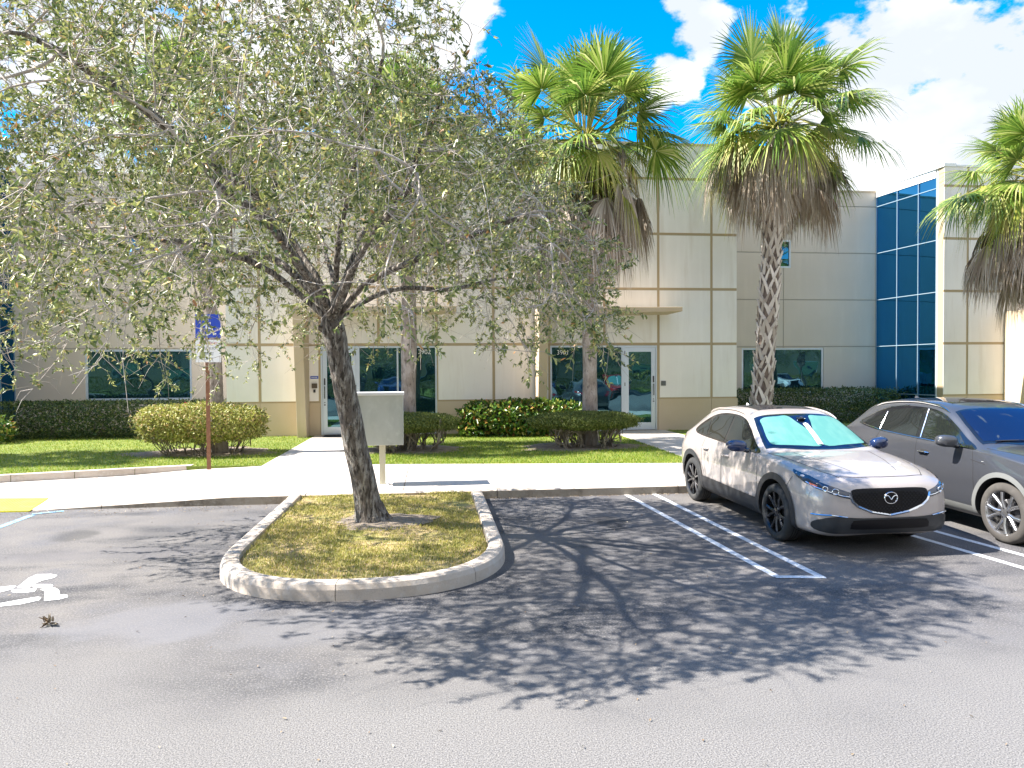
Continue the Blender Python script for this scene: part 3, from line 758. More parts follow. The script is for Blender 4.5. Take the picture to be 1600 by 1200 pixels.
# wheelchair symbol in white bars
cx_, cz_ = signx(325.5), (za+zb_)/2; mb = MB(); yy = -.034
def arc(mb, c, r_, a0, a1, wd, y0, y1, n_=28):
    for i in range(n_):
        t0, t1 = a0+(a1-a0)*i/n_, a0+(a1-a0)*(i+1)/n_
        q_ = [(c[0]+rr*math.cos(t), c[1]+rr*math.sin(t)) for rr, t in ((r_-wd/2, t0), (r_+wd/2, t0), (r_+wd/2, t1), (r_-wd/2, t1))]
        mb.add([(x, y0, z) for x, z in q_]+[(x, y1, z) for x, z in q_], [(0, 3, 2, 1), (4, 5, 6, 7), (0, 1, 5, 4), (1, 2, 6, 5), (2, 3, 7, 6), (3, 0, 4, 7)])
arc(mb, (cx_-.03, cz_-.07), .105, R(100), R(385), .032, yy, -.03)
arc(mb, (cx_-.045, cz_+.19), .02, 0, R(360), .035, yy, -.03, 16)
def bar(mb, p, q_, wd, y0, y1):
    p, q_ = Vector(p), Vector(q_); d = (q_-p).normalized(); s_ = Vector((-d.y, d.x))*wd/2
    c4 = [p-s_, p+s_, q_+s_, q_-s_]
    mb.add([(v.x, y0, v.y) for v in c4]+[(v.x, y1, v.y) for v in c4], [(0, 3, 2, 1), (4, 5, 6, 7), (0, 1, 5, 4), (1, 2, 6, 5), (2, 3, 7, 6), (3, 0, 4, 7)])
bar(mb, (cx_-.045, cz_+.15), (cx_-.03, cz_-.05), .032, yy, -.03); bar(mb, (cx_-.04, cz_+.06), (cx_+.06, cz_+.06), .028, yy-.0005, -.03)
bar(mb, (cx_-.03, cz_-.045), (cx_+.075, cz_-.045), .032, yy-.0007, -.03); bar(mb, (cx_+.07, cz_-.04), (cx_+.12, cz_-.17), .032, yy-.0003, -.03); bar(mb, (cx_+.11, cz_-.17), (cx_+.16, cz_-.15), .028, yy-.0006, -.03)
mb.build('wheelchair_symbol', M['sign_white'], pl)
mb = MB(); mb.box(signx(306), signx(345.5), -.03, -.024, zd, zc_); pl2 = mb.build('sign_panel', M['sign_white'], SG)
hh = (zc_-zd)
for k, (t, m_, s_) in enumerate((('PARKING BY', M['sign_red'], .062), ('DISABLED', M['sign_green'], .066), ('PERMIT', M['sign_green'], .066), ('ONLY', M['sign_green'], .066))):
    text(t, s_, ((signx(306)+signx(345.5))/2, -.031, zc_-hh*(.16+.23*k)), m_, pl2, ext=.0005)
# ================================================================== shade tree in the island
class Skel:
    def __init__(s): s.p = []; s.par = []; s.rad0 = []
    def node(s, p, par): s.p.append(np.array(p, float)); s.par.append(par); return len(s.p)-1
    def path(s, par, pts, step=.14):
        for q in pts:
            a = s.p[par]; q = np.array(q, float); d = np.linalg.norm(q-a); n_ = max(1, int(round(d/step)))
            for k in range(1, n_+1):
                w_ = rng.normal(0, .012, 3) if k < n_ else 0
                par = s.node(a+(q-a)*k/n_+w_, par)
        return par
def pw(px, py, Y): return tuple(W(px, py, Y))

def grow(S, attr, di, dk, step, iters, rg, bias=(0, 0, .02)):
    A = attr.copy(); nodes = np.array(S.p)
    nd = np.full(len(A), 1e9); ni_ = np.zeros(len(A), int)
    def upd(new_idx, Pn):
        nonlocal nd, ni_
        for s0 in range(0, len(Pn), 400):
            blk = Pn[s0:s0+400]; d = np.linalg.norm(A[:, None]-blk[None], axis=2)
            j = d.argmin(1); dm = d[np.arange(len(A)), j]; up_ = dm < nd
            nd[up_] = dm[up_]; ni_[up_] = np.array(new_idx[s0:s0+400])[j[up_]]
    upd(list(range(len(S.p))), nodes)
    for it in range(iters):
        keep = nd > dk
        A, nd, ni_ = A[keep], nd[keep], ni_[keep]
        if not len(A): break
        act = nd < di
        if not act.any(): break
        idx = ni_[act]; vec = nrmz(A[act]-np.array(S.p)[idx])
        sumv = {}; 
        for i, v in zip(idx, vec): sumv.setdefault(i, []).append(v)
        new = []; Pn = []
        for i, vl in sumv.items():
            v = np.sum(vl, 0)+np.array(bias)*len(vl)
            nv = np.linalg.norm(v)
            if nv < 1e-3: continue
            v = v/nv+rg.normal(0, .22, 3); v /= np.linalg.norm(v)
            q = S.p[i]+v*step
            new.append(S.node(q, i)); Pn.append(q)
        if not new: break
        upd(new, np.array(Pn))

def tubes_np(paths):
    """paths: list of (pts (n,3), radii (n,), sides)"""
    Vs, Fs = [], []; off = 0
    for pts, rad, k in paths:
        pts = np.asarray(pts); n_ = len(pts)
        T = nrmz(np.gradient(pts, axis=0)); ref = np.array([.31, .17, .93])
        Aa = nrmz(np.cross(T, ref)); Bb = np.cross(T, Aa)
        th = np.arange(k)*2*np.pi/k
        ring = pts[:, None]+(Aa[:, None]*np.cos(th)[None, :, None]+Bb[:, None]*np.sin(th)[None, :, None])*np.asarray(rad)[:, None, None]
        Vs.append(ring.reshape(-1, 3))
        i = np.arange(n_-1)[:, None]*k; j = np.arange(k)[None]; j2 = (j+1) % k
        Fs.append(np.stack([i+j, i+j2, i+k+j2, i+k+j], -1).reshape(-1, 4)+off); off += n_*k
    return np.concatenate(Vs), np.concatenate(Fs)

def skel_radii(S, tip, expo, trunk_r):
    n_ = len(S.p); acc = np.zeros(n_); kids = [[] for _ in range(n_)]
    for i, p in enumerate(S.par):
        if p >= 0: kids[p].append(i)
    r_ = np.zeros(n_)
    for i in range(n_-1, -1, -1):
        r_[i] = (sum(r_[k]**expo for k in kids[i]))**(1/expo) if kids[i] else tip
        if kids[i] : r_[i] += .00012
    r_ *= 1.0
    return r_, kids

YT = TB.y
S = Skel(); S.node((TB.x, TB.y, .08), -1)
YT0 = YT; trunk_px = [((577, 800), -.02), ((566, 740), -.08), ((552, 680), -.15), ((541, 620), -.24), ((529, 560), -.33), ((520, 505), -.42)]
tpts = [pw(*p, YT+dy) for p, dy in trunk_px]
fork = S.path(0, tpts, .12); YT = YT0-.42
limbs = [
  [((470, 462), -.10), ((425, 425), -.25), ((378, 400), -.45), ((330, 384), -.7), ((280, 376), -1.0), ((240, 374), -1.3)],
  [((488, 455), .15), ((445, 415), .4), ((400, 395), .7), ((330, 405), 1.1), ((260, 390), 1.6), ((180, 380), 2.0)],
  [((492, 450), -.1), ((452, 395), -.3), ((400, 300), -.6), ((330, 262), -1.0), ((262, 200), -1.4), ((200, 150), -1.8), ((120, 95), -2.2), ((40, 50), -2.6)],
  [((508, 455), .1), ((470, 400), .3), ((432, 330), .5), ((425, 240), .8), ((432, 195), 1.0), ((390, 130), 1.2), ((330, 60), 1.3)],
  [((524, 450), -.2), ((528, 380), -.6), ((545, 290), -1.1), ((570, 190), -1.6), ((600, 90), -2.0)],
  [((530, 455), .3), ((560, 380), .9), ((600, 300), 1.5), ((650, 230), 2.0), ((720, 170), 2.3)],
  [((545, 470), -.1), ((562, 448), -.2), ((600, 427), -.45), ((640, 412), -.8), ((700, 380), -1.3), ((780, 350), -1.9), ((850, 330), -2.4)],
  [((548, 484), .1), ((580, 462), .2), ((615, 450), .3), ((660, 450), .45), ((700, 455), .6), ((760, 440), .9), ((840, 420), 1.3), ((920, 400), 1.6)],
  [((530, 465), -.6), ((545, 430), -1.4), ((575, 380), -2.2), ((620, 320), -2.9), ((660, 270), -3.3)],
  [((500, 455), -.7), ((460, 400), -1.6), ((400, 330), -2.4), ((330, 280), -3.1)],
  [((520, 430), .9), ((500, 370), 1.9), ((470, 330), 2.8)],
  [((560, 400), -.6), ((640, 280), -1.1), ((700, 120), -1.5), ((735, 70), -1.6), ((775, 20), -1.7)],
]
for L in limbs: S.path(fork, [pw(*p, YT+dy) for p, dy in L], .15)
nfix = len(S.p)
# the crown's volume: a wide umbrella that droops on its outer side
rg = np.random.default_rng(21)
CX, CY = -1.8, YT0-1.2
att = []
while len(att) < 4100:
    u = rg.uniform(-1, 1, 2)
    if u@u > 1: continue
    r_ = math.sqrt(u@u); x, y = CX+u[0]*3.8, CY+u[1]*3.5
    zb = 3.35-1.5*r_**2.4+(.45 if u[0] > .1 else -.25*max(0, -u[0]))+.25*math.sin(x*2.1)*math.sin(y*1.7+1)
    zt = 7.5-3.6*r_**2.0-(1.1*max(0, u[0]))+.5*math.sin(x*1.6+2)*math.sin(y*1.4)
    if zt < zb+.3: zt = zb+.3
    z = zb+(zt-zb)*rg.random()**.85
    # lumps and gaps
    g = math.sin(x*2.7+z*1.1)+math.sin(y*2.9-z*1.7+1.3)+math.sin(z*2.9+x*1.9+y*.8)
    if g < rg.uniform(-2.6, -.5): continue
    if y < 8.3 and x+.92*z < -3.1+(8.3-y)*.95+rg.normal(0, .25): continue
    if y >= 8.3 and x+.92*z < -3.5+rg.normal(0, .25): continue
    att.append((x, y, z))
att = np.array(att)
grow(S, att, 1.3, .17, .13, 70, rg)
rr, kids = skel_radii(S, .0034, 2.35, .14)
# fixed taper for the trunk; limbs capped so that they stay slimmer than it
main = []
i = fork
chain = [fork]
while S.par[chain[-1]] >= 0: chain.append(S.par[chain[-1]])
chain = chain[::-1]
for q, i in enumerate(chain):
    t = q/(len(chain)-1); zz = S.p[i][2]
    rr[i] = (.135+.11*math.exp(-max(zz-.12, 0)/.12)) * (1-t)+.105*t if t < .9 else .115
lim = .078
for i in range(nfix):
    rr[i] = rr[i]*1.2 if rr[i] > .02 else rr[i]
for i in range(len(S.p)):
    if i not in chain: rr[i] = min(rr[i], lim)
paths_big, paths_thin = [], []
done = set()
def follow(start):
    """chain of biggest children"""
    out_ = [S.par[start], start] if S.par[start] >= 0 else [start]; i = start
    while kids[i]:
        ks = sorted(kids[i], key=lambda k: -rr[k]); 
        for k in ks[1:]: stack.append(k)
        i = ks[0]; out_.append(i)
    return out_
stack = [0]
while stack:
    s0 = stack.pop(); ch = follow(s0)
    if len(ch) < 2: continue
    pts = np.array([S.p[i] for i in ch]); rad = np.array([rr[i] for i in ch]); 
    if S.par[s0] >= 0: rad[0] = min(rad[0], rad[1]*1.25)
    if len(pts) > 4:   # smooth
        for _ in range(2): pts[1:-1] = pts[1:-1]*.5+(pts[:-2]+pts[2:])*.25
    mx_ = rad.max(); big = rad > .018
    nb = int(big.sum())
    if nb >= 2:
        paths_big.append((pts[:nb+1], rad[:nb+1], 12 if mx_ > .08 else 7))
        if nb < len(pts)-1: paths_thin.append((pts[nb:], rad[nb:], 4))
    else: paths_thin.append((pts, rad, 4 if mx_ > .008 else 3))
def tree_from(paths_big, paths_thin, leafd, name, label, cat, group, base, bark, twigm, leafm):
    root = empty(name, base, label, cat, group)
    inv = Vector(base)
    V, F = tubes_np(paths_big); np_mesh('trunk', V-np.array(inv), F, bark, root, smooth=True)
    V, F = tubes_np(paths_thin); np_mesh('branches', V-np.array(inv), F, twigm, root, smooth=True)
    V, F = leafd; np_mesh('crown', V-np.array(inv), F, leafm, root)
    return root
# twigs
tw_paths, LP, LD = [], [], []
thin_nodes = [i for i in range(nfix, len(S.p)) if rr[i] < .011]
for i in thin_nodes:
    p0 = S.p[i]; d0 = nrmz(p0-S.p[S.par[i]])
    for _ in range(2 if rg.random() < .5 or not kids[i] else 1):
        d = nrmz(d0*.75+rg.normal(0, .6, 3)+np.array([0, 0, -.05]))
        L_ = rg.uniform(.16, .42); q1 = p0+d*L_*.5+rg.normal(0, .012, 3); q2 = p0+d*L_+rg.normal(0, .03, 3)+np.array([0, 0, -.02])
        tw_paths.append((np.array([p0, q1, q2]), np.array([.0026, .0020, .0011]), 3))
        if rg.random() < .10: continue            # bare twig
        nl = rg.integers(11, 22)
        ts = rg.beta(2.4, 1.0, nl)*1.02
        for t in ts:
            a = p0+(q1-p0)*min(t*2, 1) if t < .5 else q1+(q2-q1)*(t*2-1)
            LP.append(a); LD.append(nrmz(d*.7+rg.normal(0, .65, 3)))
# fine bare twigs inside, pale and tangled
inner_nodes = [i for i in range(nfix, len(S.p)) if S.p[i][2] < 5.6]
for i in rg.choice(inner_nodes, min(2600, len(inner_nodes)), replace=False):
    p0 = S.p[i]; d = nrmz(rg.normal(0, 1, 3)+np.array([0, 0, -.5])); L_ = rg.uniform(.25, .7)
    q1 = p0+d*L_*.5+rg.normal(0, .03, 3); q2 = p0+d*L_+rg.normal(0, .06, 3)
    tw_paths.append((np.array([p0, q1, q2]), np.array([.0032, .0024, .0012]), 3))
LP, LD = np.array(LP), np.array(LD)
n_ = len(LP); print('oak nodes', len(S.p), 'leaves', n_)
leafd = leaf_arrays(LP, LD, nrmz(rg.normal(0, .6, (n_, 3))+np.array([0, 0, .7])), rg.uniform(.034, .068, n_), rg.uniform(.013, .024, n_))
# root flare: a few buttresses
for th, ln in ((-.15, .42), (2.0, .18), (3.6, .18), (4.9, .22)):
    c_, s_ = math.cos(th), math.sin(th); b0 = np.array(S.p[0])
    paths_big.append((np.array([b0+[c_*.05, s_*.05, .28], b0+[c_*.15, s_*.15, .13], b0+[c_*.26, s_*.26, .055], b0+[c_*ln, s_*ln, .01]]), np.array([.085, .07, .04, .015]), 8))
# knots and pruning scars
for px, py, r_ in ((508, 505, .05), (512, 520, .07), (530, 512, .075), (500, 512, .03), (548, 665, .03)):
    b0 = np.array(pw(px, py, YT-.06)); r_ *= .85; th = rg.uniform(0, 6)
    paths_big.append((np.array([b0+[0, .10, -.03], b0+[0, .02, 0], b0+[0, -.025, .01], b0+[0, -.04, .01]]), np.array([r_, r_*1.1, r_*.8, r_*.25]), 8))
YT = YT0
OAK = tree_from(paths_big, paths_thin+tw_paths, leafd, 'shade_tree', 'leaning grey barked oak tree growing in the curbed island', 'tree', None, (TB.x, TB.y, .12), M['bark'], M['twig'], M['oakleaf'])
# scrap of blue caught in the branches
b0 = np.array(pw(209, 383, YT-1.2)); V = []; F = []
for k in range(9):
    d = rand_dirs(2)*rng.uniform(.03, .1); c_ = b0+rng.normal(0, .04, 3)
    V += [c_, c_+d[0], c_+d[0]+d[1]*.5, c_+d[1]*.6]; F.append((4*k, 4*k+1, 4*k+2, 4*k+3))
o = np_mesh('plastic_scrap', V, F, mat('blue_plastic', (.06, .28, .62), .4)); tag(o, 'crumpled blue plastic scrap caught in the left branches of the tree', 'litter')
m_ = o.modifiers.new('t', 'SOLIDIFY'); m_.thickness = .002
# fallen sprig on the asphalt
p0 = G(76, 975, .01); V, F = [], []
n_ = 26; P = np.tile(np.array([p0.x, p0.y, .025]), (n_, 1))+rng.normal(0, .025, (n_, 3))*[1, 1, .3]
D = nrmz(rng.normal(0, 1, (n_, 3))+[0, 0, .6]); V, F = leaf_arrays(P, D, rand_dirs(n_), rng.uniform(.04, .08, n_), rng.uniform(.012, .025, n_))
o = np_mesh('fallen_sprig', V, F, M['litter']); tag(o, 'dry leafy sprig lying on the asphalt below the wheelchair marking', 'sprig')

# ================================================================== palms
def palm(name, base, crownc, trunk_r, label, boots, seed, n_green=38, n_dead=30, skirt=1.0, size=1.0, skirt_len=1.0, drop=.7, dead_e=(-84, -50)):
    rg = np.random.default_rng(seed); base = np.array(base, float); C = np.array(crownc, float)
    root = empty(name, tuple(base), label, 'palm tree', 'palm trees in front of the office building')
    H_ = C[2]-base[2]; top = C-np.array([0, 0, .25])
    # trunk
    n_ = 26; pts = []; rad = []
    for k in range(n_+1):
        t = k/n_; x = base+(top-base)*t; bow = math.sin(t*math.pi)*.05
        pts.append((x[0]+bow, x[1], x[2])); rad.append(trunk_r*(1+.25*math.exp(-t*18))*(1+.05*math.sin(t*21+seed))*(1.0 if t < .8 else 1-.1*(t-.8)/.2))
    V, F = tubes_np([(np.array(pts), np.array(rad), 16)]); np_mesh('trunk', V-base, F, M['boottrunk' if boots else 'palmtrunk'], root, smooth=True)
    if boots:
        mbb = MB(); k = 0; z = base[2]+.25*H_*0+.1
        nb = 190
        for k in range(nb):
            t = .03+.95*k/nb; th = k*2.39996+rg.normal(0, .12); c_ = np.interp(t, np.linspace(0, 1, n_+1), [p[0] for p in pts]), np.interp(t, np.linspace(0, 1, n_+1), [p[1] for p in pts]); z = base[2]+(top[2]-base[2])*t
            r_ = np.interp(t, np.linspace(0, 1, n_+1), rad)
            for sg in (-1, 1):
                # each boot is a split V of two flat arms
                a0, a1 = th, th+sg*.55*rg.uniform(.8, 1.2); L_ = .36*rg.uniform(.75, 1.2); wd = .045*rg.uniform(.7, 1.3)
                pr = 0
                A = Vector((c_[0]+math.cos(a0)*(r_+.045), c_[1]+math.sin(a0)*(r_+.045), z+L_)); B = Vector((c_[0]+math.cos(a1)*(r_+.002), c_[1]+math.sin(a1)*(r_+.002), z))
                n3 = Vector((math.cos((a0+a1)/2), math.sin((a0+a1)/2), .1)).normalized(); d = (B-A).normalized(); s_ = d.cross(n3).normalized()*wd
                A2 = A+n3*rg.uniform(-.01, .05)
                q = [A2-s_*.45, A2+s_*.45, B+s_*1.2, B-s_*1.2]; q2 = [v-n3*.025 for v in q]
                mbb.add([v-Vector(base) for v in q+q2], [(0, 1, 2, 3), (7, 6, 5, 4), (0, 4, 5, 1), (1, 5, 6, 2), (2, 6, 7, 3), (3, 7, 4, 0)])
        mbb.build('leaf_bases', M['boot'], root)
    Vs = {'g': [], 'y': [], 'd': []}; Fs = {'g': [], 'y': [], 'd': []}; stems = []
    def frond(kind, az, elv, plen, flen, droop, spread=1.95, nseg=44):
        d = np.array([math.cos(az)*math.cos(elv), math.sin(az)*math.cos(elv), math.sin(elv)])
        side = nrmz(np.cross(d, [0, 0, 1.0])+1e-6); nm = np.cross(side, d)
        start = C+np.array([math.cos(az), math.sin(az), 0])*.12+np.array([0, 0, rg.uniform(-.35, .1) if kind != 'd' else -rg.random()*drop])
        # petiole sags with length
        P1 = start+d*plen*.5; P2 = start+d*plen+np.array([0, 0, -1])*droop*.25*plen
        stems.append((np.array([start, P1, P2]), np.array([.022, .016, .012])*size, 4))
        d2 = nrmz(P2-P1)
        if kind != 'g': d2 = nrmz(d2*(.55 if kind == 'd' else 1.0)+np.array([0, 0, -1.0])*(1.0 if kind == 'd' else .45)+rg.normal(0, .08, 3))
        nm = nrmz(np.cross(side, d2)); roll = rg.normal(0, .35)
        side2 = side*math.cos(roll)+nm*math.sin(roll); nm2 = nrmz(np.cross(side2, d2))
        phi = np.linspace(-spread, spread, nseg)+rg.normal(0, .02, nseg)
        ln = flen*(1-.28*np.abs(phi/spread)**1.5)*rg.uniform(.9, 1.08, nseg)
        # costa curves the blade backwards: outer rays fold down
        fold = .25+.35*rg.random()
        dirs = nrmz(d2[None]*np.cos(phi)[:, None]+side2[None]*np.sin(phi)[:, None]-nm2[None]*(fold*np.abs(np.sin(phi)))[:, None]*.6+nm2[None]*.18)
        wv = nrmz(np.cross(dirs, nm2[None]))
        g3 = np.array([0, 0, -1.0])
        cs = []
        for t, wd, sg in ((.03, .008, 0), (.40, .021, .06), (.70, .012, .36), (1.0, .0012, 1.0)):
            jit = rg.uniform(.75, 1.35, nseg)[:, None]
            c_ = P2[None]+dirs*(ln*t)[:, None]*(1-.12*sg*droop)+g3[None]*(droop*sg*ln*.55)[:, None]*jit
            cs.append((c_-wv*wd*flen, c_+wv*wd*flen))
        V = np.stack([v for pr in cs for v in pr], 1).reshape(-1, 3)
        b = (np.arange(nseg)*8)[:, None]
        F = np.concatenate([b+np.array([[2*k, 2*k+1, 2*k+3, 2*k+2]]) for k in range(3)])
        off = sum(len(v) for v in Vs[kind]); Vs[kind].append(V); Fs[kind].append(F+off)
    for k in range(n_green):
        t = (k+.5)/n_green; elv = R(84)-R(98)*t**.95+rg.normal(0, .10); az = k*2.39996+rg.normal(0, .15)
        frond('g', az, elv, rg.uniform(.9, 1.55)*size*(1-.1*(1-t)), rg.uniform(.9, 1.15)*size, rg.uniform(.06, .28)+.75*t**1.5)
    for k in range(n_green//3):
        frond('y', k*2.39996+1+rg.normal(0, .3), R(rg.uniform(-40, -2)), rg.uniform(.7, 1.2)*size, rg.uniform(.75, .95)*size, 1.0)
    for k in range(n_dead):
        elv = R(rg.uniform(*dead_e)); az = k*2.39996*1.0+rg.normal(0, .3)
        frond('d', az, elv, rg.uniform(.55, 1.25)*size*skirt, rg.uniform(.8, 1.15)*size*skirt_len, 1.25, spread=rg.uniform(.7, 1.15), nseg=34)
    for k in range(6):
        frond('d', rg.uniform(0, 6.28), R(rg.uniform(-25, 20)), rg.uniform(.5, .8)*size, rg.uniform(.4, .6)*size, 1.6, spread=1.2, nseg=26)
    V, F = tubes_np(stems); np_mesh('frond_stalks', V-base, F, M['palmyellow'], root, smooth=True)
    for kd, nm_, mt in (('g', 'crown', 'palmgreen'), ('y', 'old_fronds', 'palmyellow'), ('d', 'dead_fronds', 'palmdead')):
        np_mesh(nm_, np.concatenate(Vs[kd])-base, np.concatenate(Fs[kd]), M[mt], root)
    return root
def palm_at(pxb, pxc, pyc, Y, r_, label, boots, seed, **k):
    b = W(pxb, 600, Y); c = W(pxc, pyc, Y)
    return palm('palm_tree', (b.x, Y, .12), (c.x, Y+.1, c.z), r_, label, boots, seed, **k)
palm_at(1186, 1218, 186, 18.2, .235, 'tall palm with crosshatched leaf bases standing behind the silver crossover', True, 11, n_green=44, n_dead=60, size=1.36, skirt=.95, skirt_len=.78, dead_e=(-62, -2), drop=.5)
palm_at(921, 915, 205, 17.6, .185, 'palm with bare trunk rising from the clipped bush before the right door', False, 12, n_green=42, n_dead=75, size=1.25, skirt=1.0, skirt_len=.9, drop=1.5, dead_e=(-78, -15))
palm_at(636, 634, 215, 17.6, .185, 'palm whose trunk stands right behind the grey cabinet', False, 13, size=1.05)
palm_at(340, 300, 190, 17.6, .19, 'palm rising from the round bush behind the blue parking sign', False, 14, size=1.05)
palm_at(-430, -430, 200, 17.3, .19, 'palm left of the frame shading the left lawn', False, 16)
palm_at(1632, 1622, 262, 17.4, .20, 'palm at the right edge above the grey crossover', False, 15, n_green=40, n_dead=75, size=1.2, skirt=1.0, skirt_len=.85, drop=1.3, dead_e=(-75, -8))

# ================================================================== hedges and bushes
def bush(name, label, cat, c, half, z0, z1, n_leaf, leafm, Ls, Ws, stems=12, group=None, sq=3.0, seed=0, stem_z=0.0, under=None, ragged=.06, stemw=.012, fold=.25, inner=.35):
    rg = np.random.default_rng(seed+100); hx, hy = half; hz = (z1-z0)/2; zc = (z0+z1)/2
    root = empty(name, (c[0], c[1], .12), label, cat, group)
    D = rand_dirs(n_leaf, rg)
    k = (np.abs(D[:, 0])**sq+np.abs(D[:, 1])**sq+np.abs(D[:, 2])**sq)**(-1/sq)
    lump = 1+ragged*(np.sin(D[:, 0]*hx*7+seed)+np.sin(D[:, 1]*hy*6+2)+np.sin(D[:, 2]*8+D[:, 0]*hx*5))/2
    rad = np.where(rg.random(n_leaf) < inner, rg.uniform(.55, 1, n_leaf), np.minimum(rg.normal(.97, .06, n_leaf), 1.13))
    P = D*(k*rad*lump)[:, None]*np.array([hx, hy, hz])+np.array([0, 0, zc-.12])
    # thin the underside, flare from base
    keep = (P[:, 2] > z0-.12+.02)
    P, D = P[keep], D[keep]; m2 = len(P)
    N_ = nrmz(D+rg.normal(0, .5, (m2, 3))+[0, 0, .3]); dr = nrmz(rg.normal(0, 1, (m2, 3))+D*.5+[0, 0, .25])
    V, F = leaf_arrays(P, dr, N_, rg.uniform(*Ls, m2), rg.uniform(*Ws, m2), fold)
    np_mesh('foliage', V, F, leafm, root)
    pts = []
    for s_ in range(stems):
        bx, by = rg.uniform(-.8, .8)*hx, rg.uniform(-.7, .7)*hy
        b0 = np.array([bx*.75, by*.6, 0]); p = b0
        for br in range(3):
            th = rg.uniform(0, 6.28); e = np.array([bx+math.cos(th)*.25*rg.random(), by+math.sin(th)*.25*rg.random()-.05, z0-.12+hz*rg.uniform(.1, .7)])
            e[0] = np.clip(e[0], -hx*.9, hx*.9); e[1] = np.clip(e[1], -hy*.9, hy*.9)
            mid = (b0+e)/2+rg.normal(0, .09, 3); m3 = b0*.7+e*.3+rg.normal(0, .05, 3)
            pts.append((np.array([b0, m3, mid, e]), np.array([1.2, 1, .8, .5])*stemw, 5))
            for q in range(2):
                f_ = e+rg.normal(0, .16, 3)+[0, 0, .1]; f_ = np.clip(f_, [-hx*.9, -hy*.9, z0-.12], [hx*.9, hy*.9, z1-.2])
                pts.append((np.array([mid, (mid+f_)/2+rg.normal(0, .03, 3), f_]), np.array([.6, .5, .3])*stemw, 4))
    V, F = tubes_np(pts); np_mesh('stems', V, F, M['stem'], root, smooth=True)
    return root
c = G(320, 708, .12)
bush('round_bush', 'pale yellow green rounded bush around the palm behind the parking sign', 'bush', (-5.4, 17.4), (1.36, .9), .45, 1.30, 15000, M['hedge_light'], (.05, .09), (.025, .04), 16, seed=1, ragged=.05)
bush('clipped_bush', 'flat topped bush with bare stems beside the grey cabinet', 'bush', (-.68, 17.25), (1.22, .75), .60, 1.04, 26000, M['hedge_fine'], (.035, .06), (.014, .024), 20, seed=2, sq=2.6, stemw=.021)
bush('clipped_bush', 'flat topped bush with bare stems around the palm by the right door', 'bush', (3.75, 17.25), (1.28, .75), .60, 1.02, 27000, M['hedge_fine'], (.035, .06), (.014, .024), 22, seed=3, sq=2.6, stemw=.021)
bush('broad_leaf_shrub', 'glossy broad leaved shrub row against the wall between the doors', 'shrub', (2.75, 20.9), (1.85, .62), .12, 1.12, 6500, M['croton'], (.10, .17), (.05, .08), 14, seed=4, ragged=.1, sq=3.4)
bush('hedge', 'long dark clipped hedge along the left recessed wall', 'hedge', (-10.6, 22.7), (4.5, .75), .12, 1.18, 30000, M['hedge_dark'], (.05, .09), (.025, .045), 20, seed=5, sq=7, ragged=.02)
bush('hedge', 'dark clipped hedge along the right recessed wall behind the cars', 'hedge', (13.1, 23.9), (3.4, .65), .12, 1.32, 22000, M['hedge_dark'], (.05, .09), (.025, .045), 14, seed=6, sq=7, ragged=.02)
bush('leafy_shrub', 'bright green leafy shrub at the far left end of the hedge', 'shrub', (-12.2, 21.2), (.55, .5), .12, .78, 900, M['croton'], (.12, .2), (.04, .06), 8, seed=7, ragged=.2, sq=2.2)
bush('hedge', 'hedge beneath the solid wall panel at the right edge', 'hedge', (20.6, 20.0), (1.2, .5), .12, 1.1, 7000, M['hedge_dark'], (.05, .09), (.025, .045), 8, seed=8, sq=6, ragged=.03)
# one red flower on the left hedge
p = W(290, 632, 22.0); n_ = 12; P = np.tile(np.array(p), (n_, 1)); V, F = leaf_arrays(P, rand_dirs(n_), rand_dirs(n_), np.full(n_, .09), np.full(n_, .06))
o = np_mesh('red_flower', V, F, mat('red_petals', (.6, .02, .05), .5)); tag(o, 'single red flower on top of the dark left hedge', 'flower')
# ================================================================== cars
def pchip(xs_, ys_):
    x = np.array(xs_, float); y = np.array(ys_, float); h = np.diff(x); dl = np.diff(y)/h; n = len(x); d = np.zeros(n)
    for i in range(1, n-1):
        if dl[i-1]*dl[i] > 0:
            w1, w2 = 2*h[i]+h[i-1], h[i]+2*h[i-1]; d[i] = (w1+w2)/(w1/dl[i-1]+w2/dl[i])
    d[0], d[-1] = dl[0], dl[-1]
    def f(q):
        q = np.clip(q, x[0], x[-1]); i = np.clip(np.searchsorted(x, q, 'right')-1, 0, n-2); t = (q-x[i])/h[i]
        return (y[i]*(1+2*t)*(1-t)**2+h[i]*d[i]*t*(1-t)**2+y[i+1]*t*t*(3-2*t)+h[i]*d[i+1]*t*t*(t-1))
    return f
def catmull(P, sub):
    P = np.array(P); out_ = []
    Q = np.vstack([2*P[0]-P[1], P, 2*P[-1]-P[-2]])
    for i in range(1, len(Q)-2):
        p0, p1, p2, p3 = Q[i-1:i+3]
        t0 = 0; t1 = max(np.linalg.norm(p1-p0), 1e-4)**.5; t2 = t1+max(np.linalg.norm(p2-p1), 1e-4)**.5; t3 = t2+max(np.linalg.norm(p3-p2), 1e-4)**.5
        for k in range(sub):
            t = t1+(t2-t1)*k/sub
            A1 = (t1-t)/(t1-t0)*p0+(t-t0)/(t1-t0)*p1; A2 = (t2-t)/(t2-t1)*p1+(t-t1)/(t2-t1)*p2; A3 = (t3-t)/(t3-t2)*p2+(t-t2)/(t3-t2)*p3
            B1 = (t2-t)/(t2-t0)*A1+(t-t0)/(t2-t0)*A2; B2 = (t3-t)/(t3-t1)*A2+(t-t1)/(t3-t1)*A3
            out_.append((t2-t)/(t2-t1)*B1+(t-t1)/(t2-t1)*B2)
    out_.append(P[-1]); return np.array(out_)

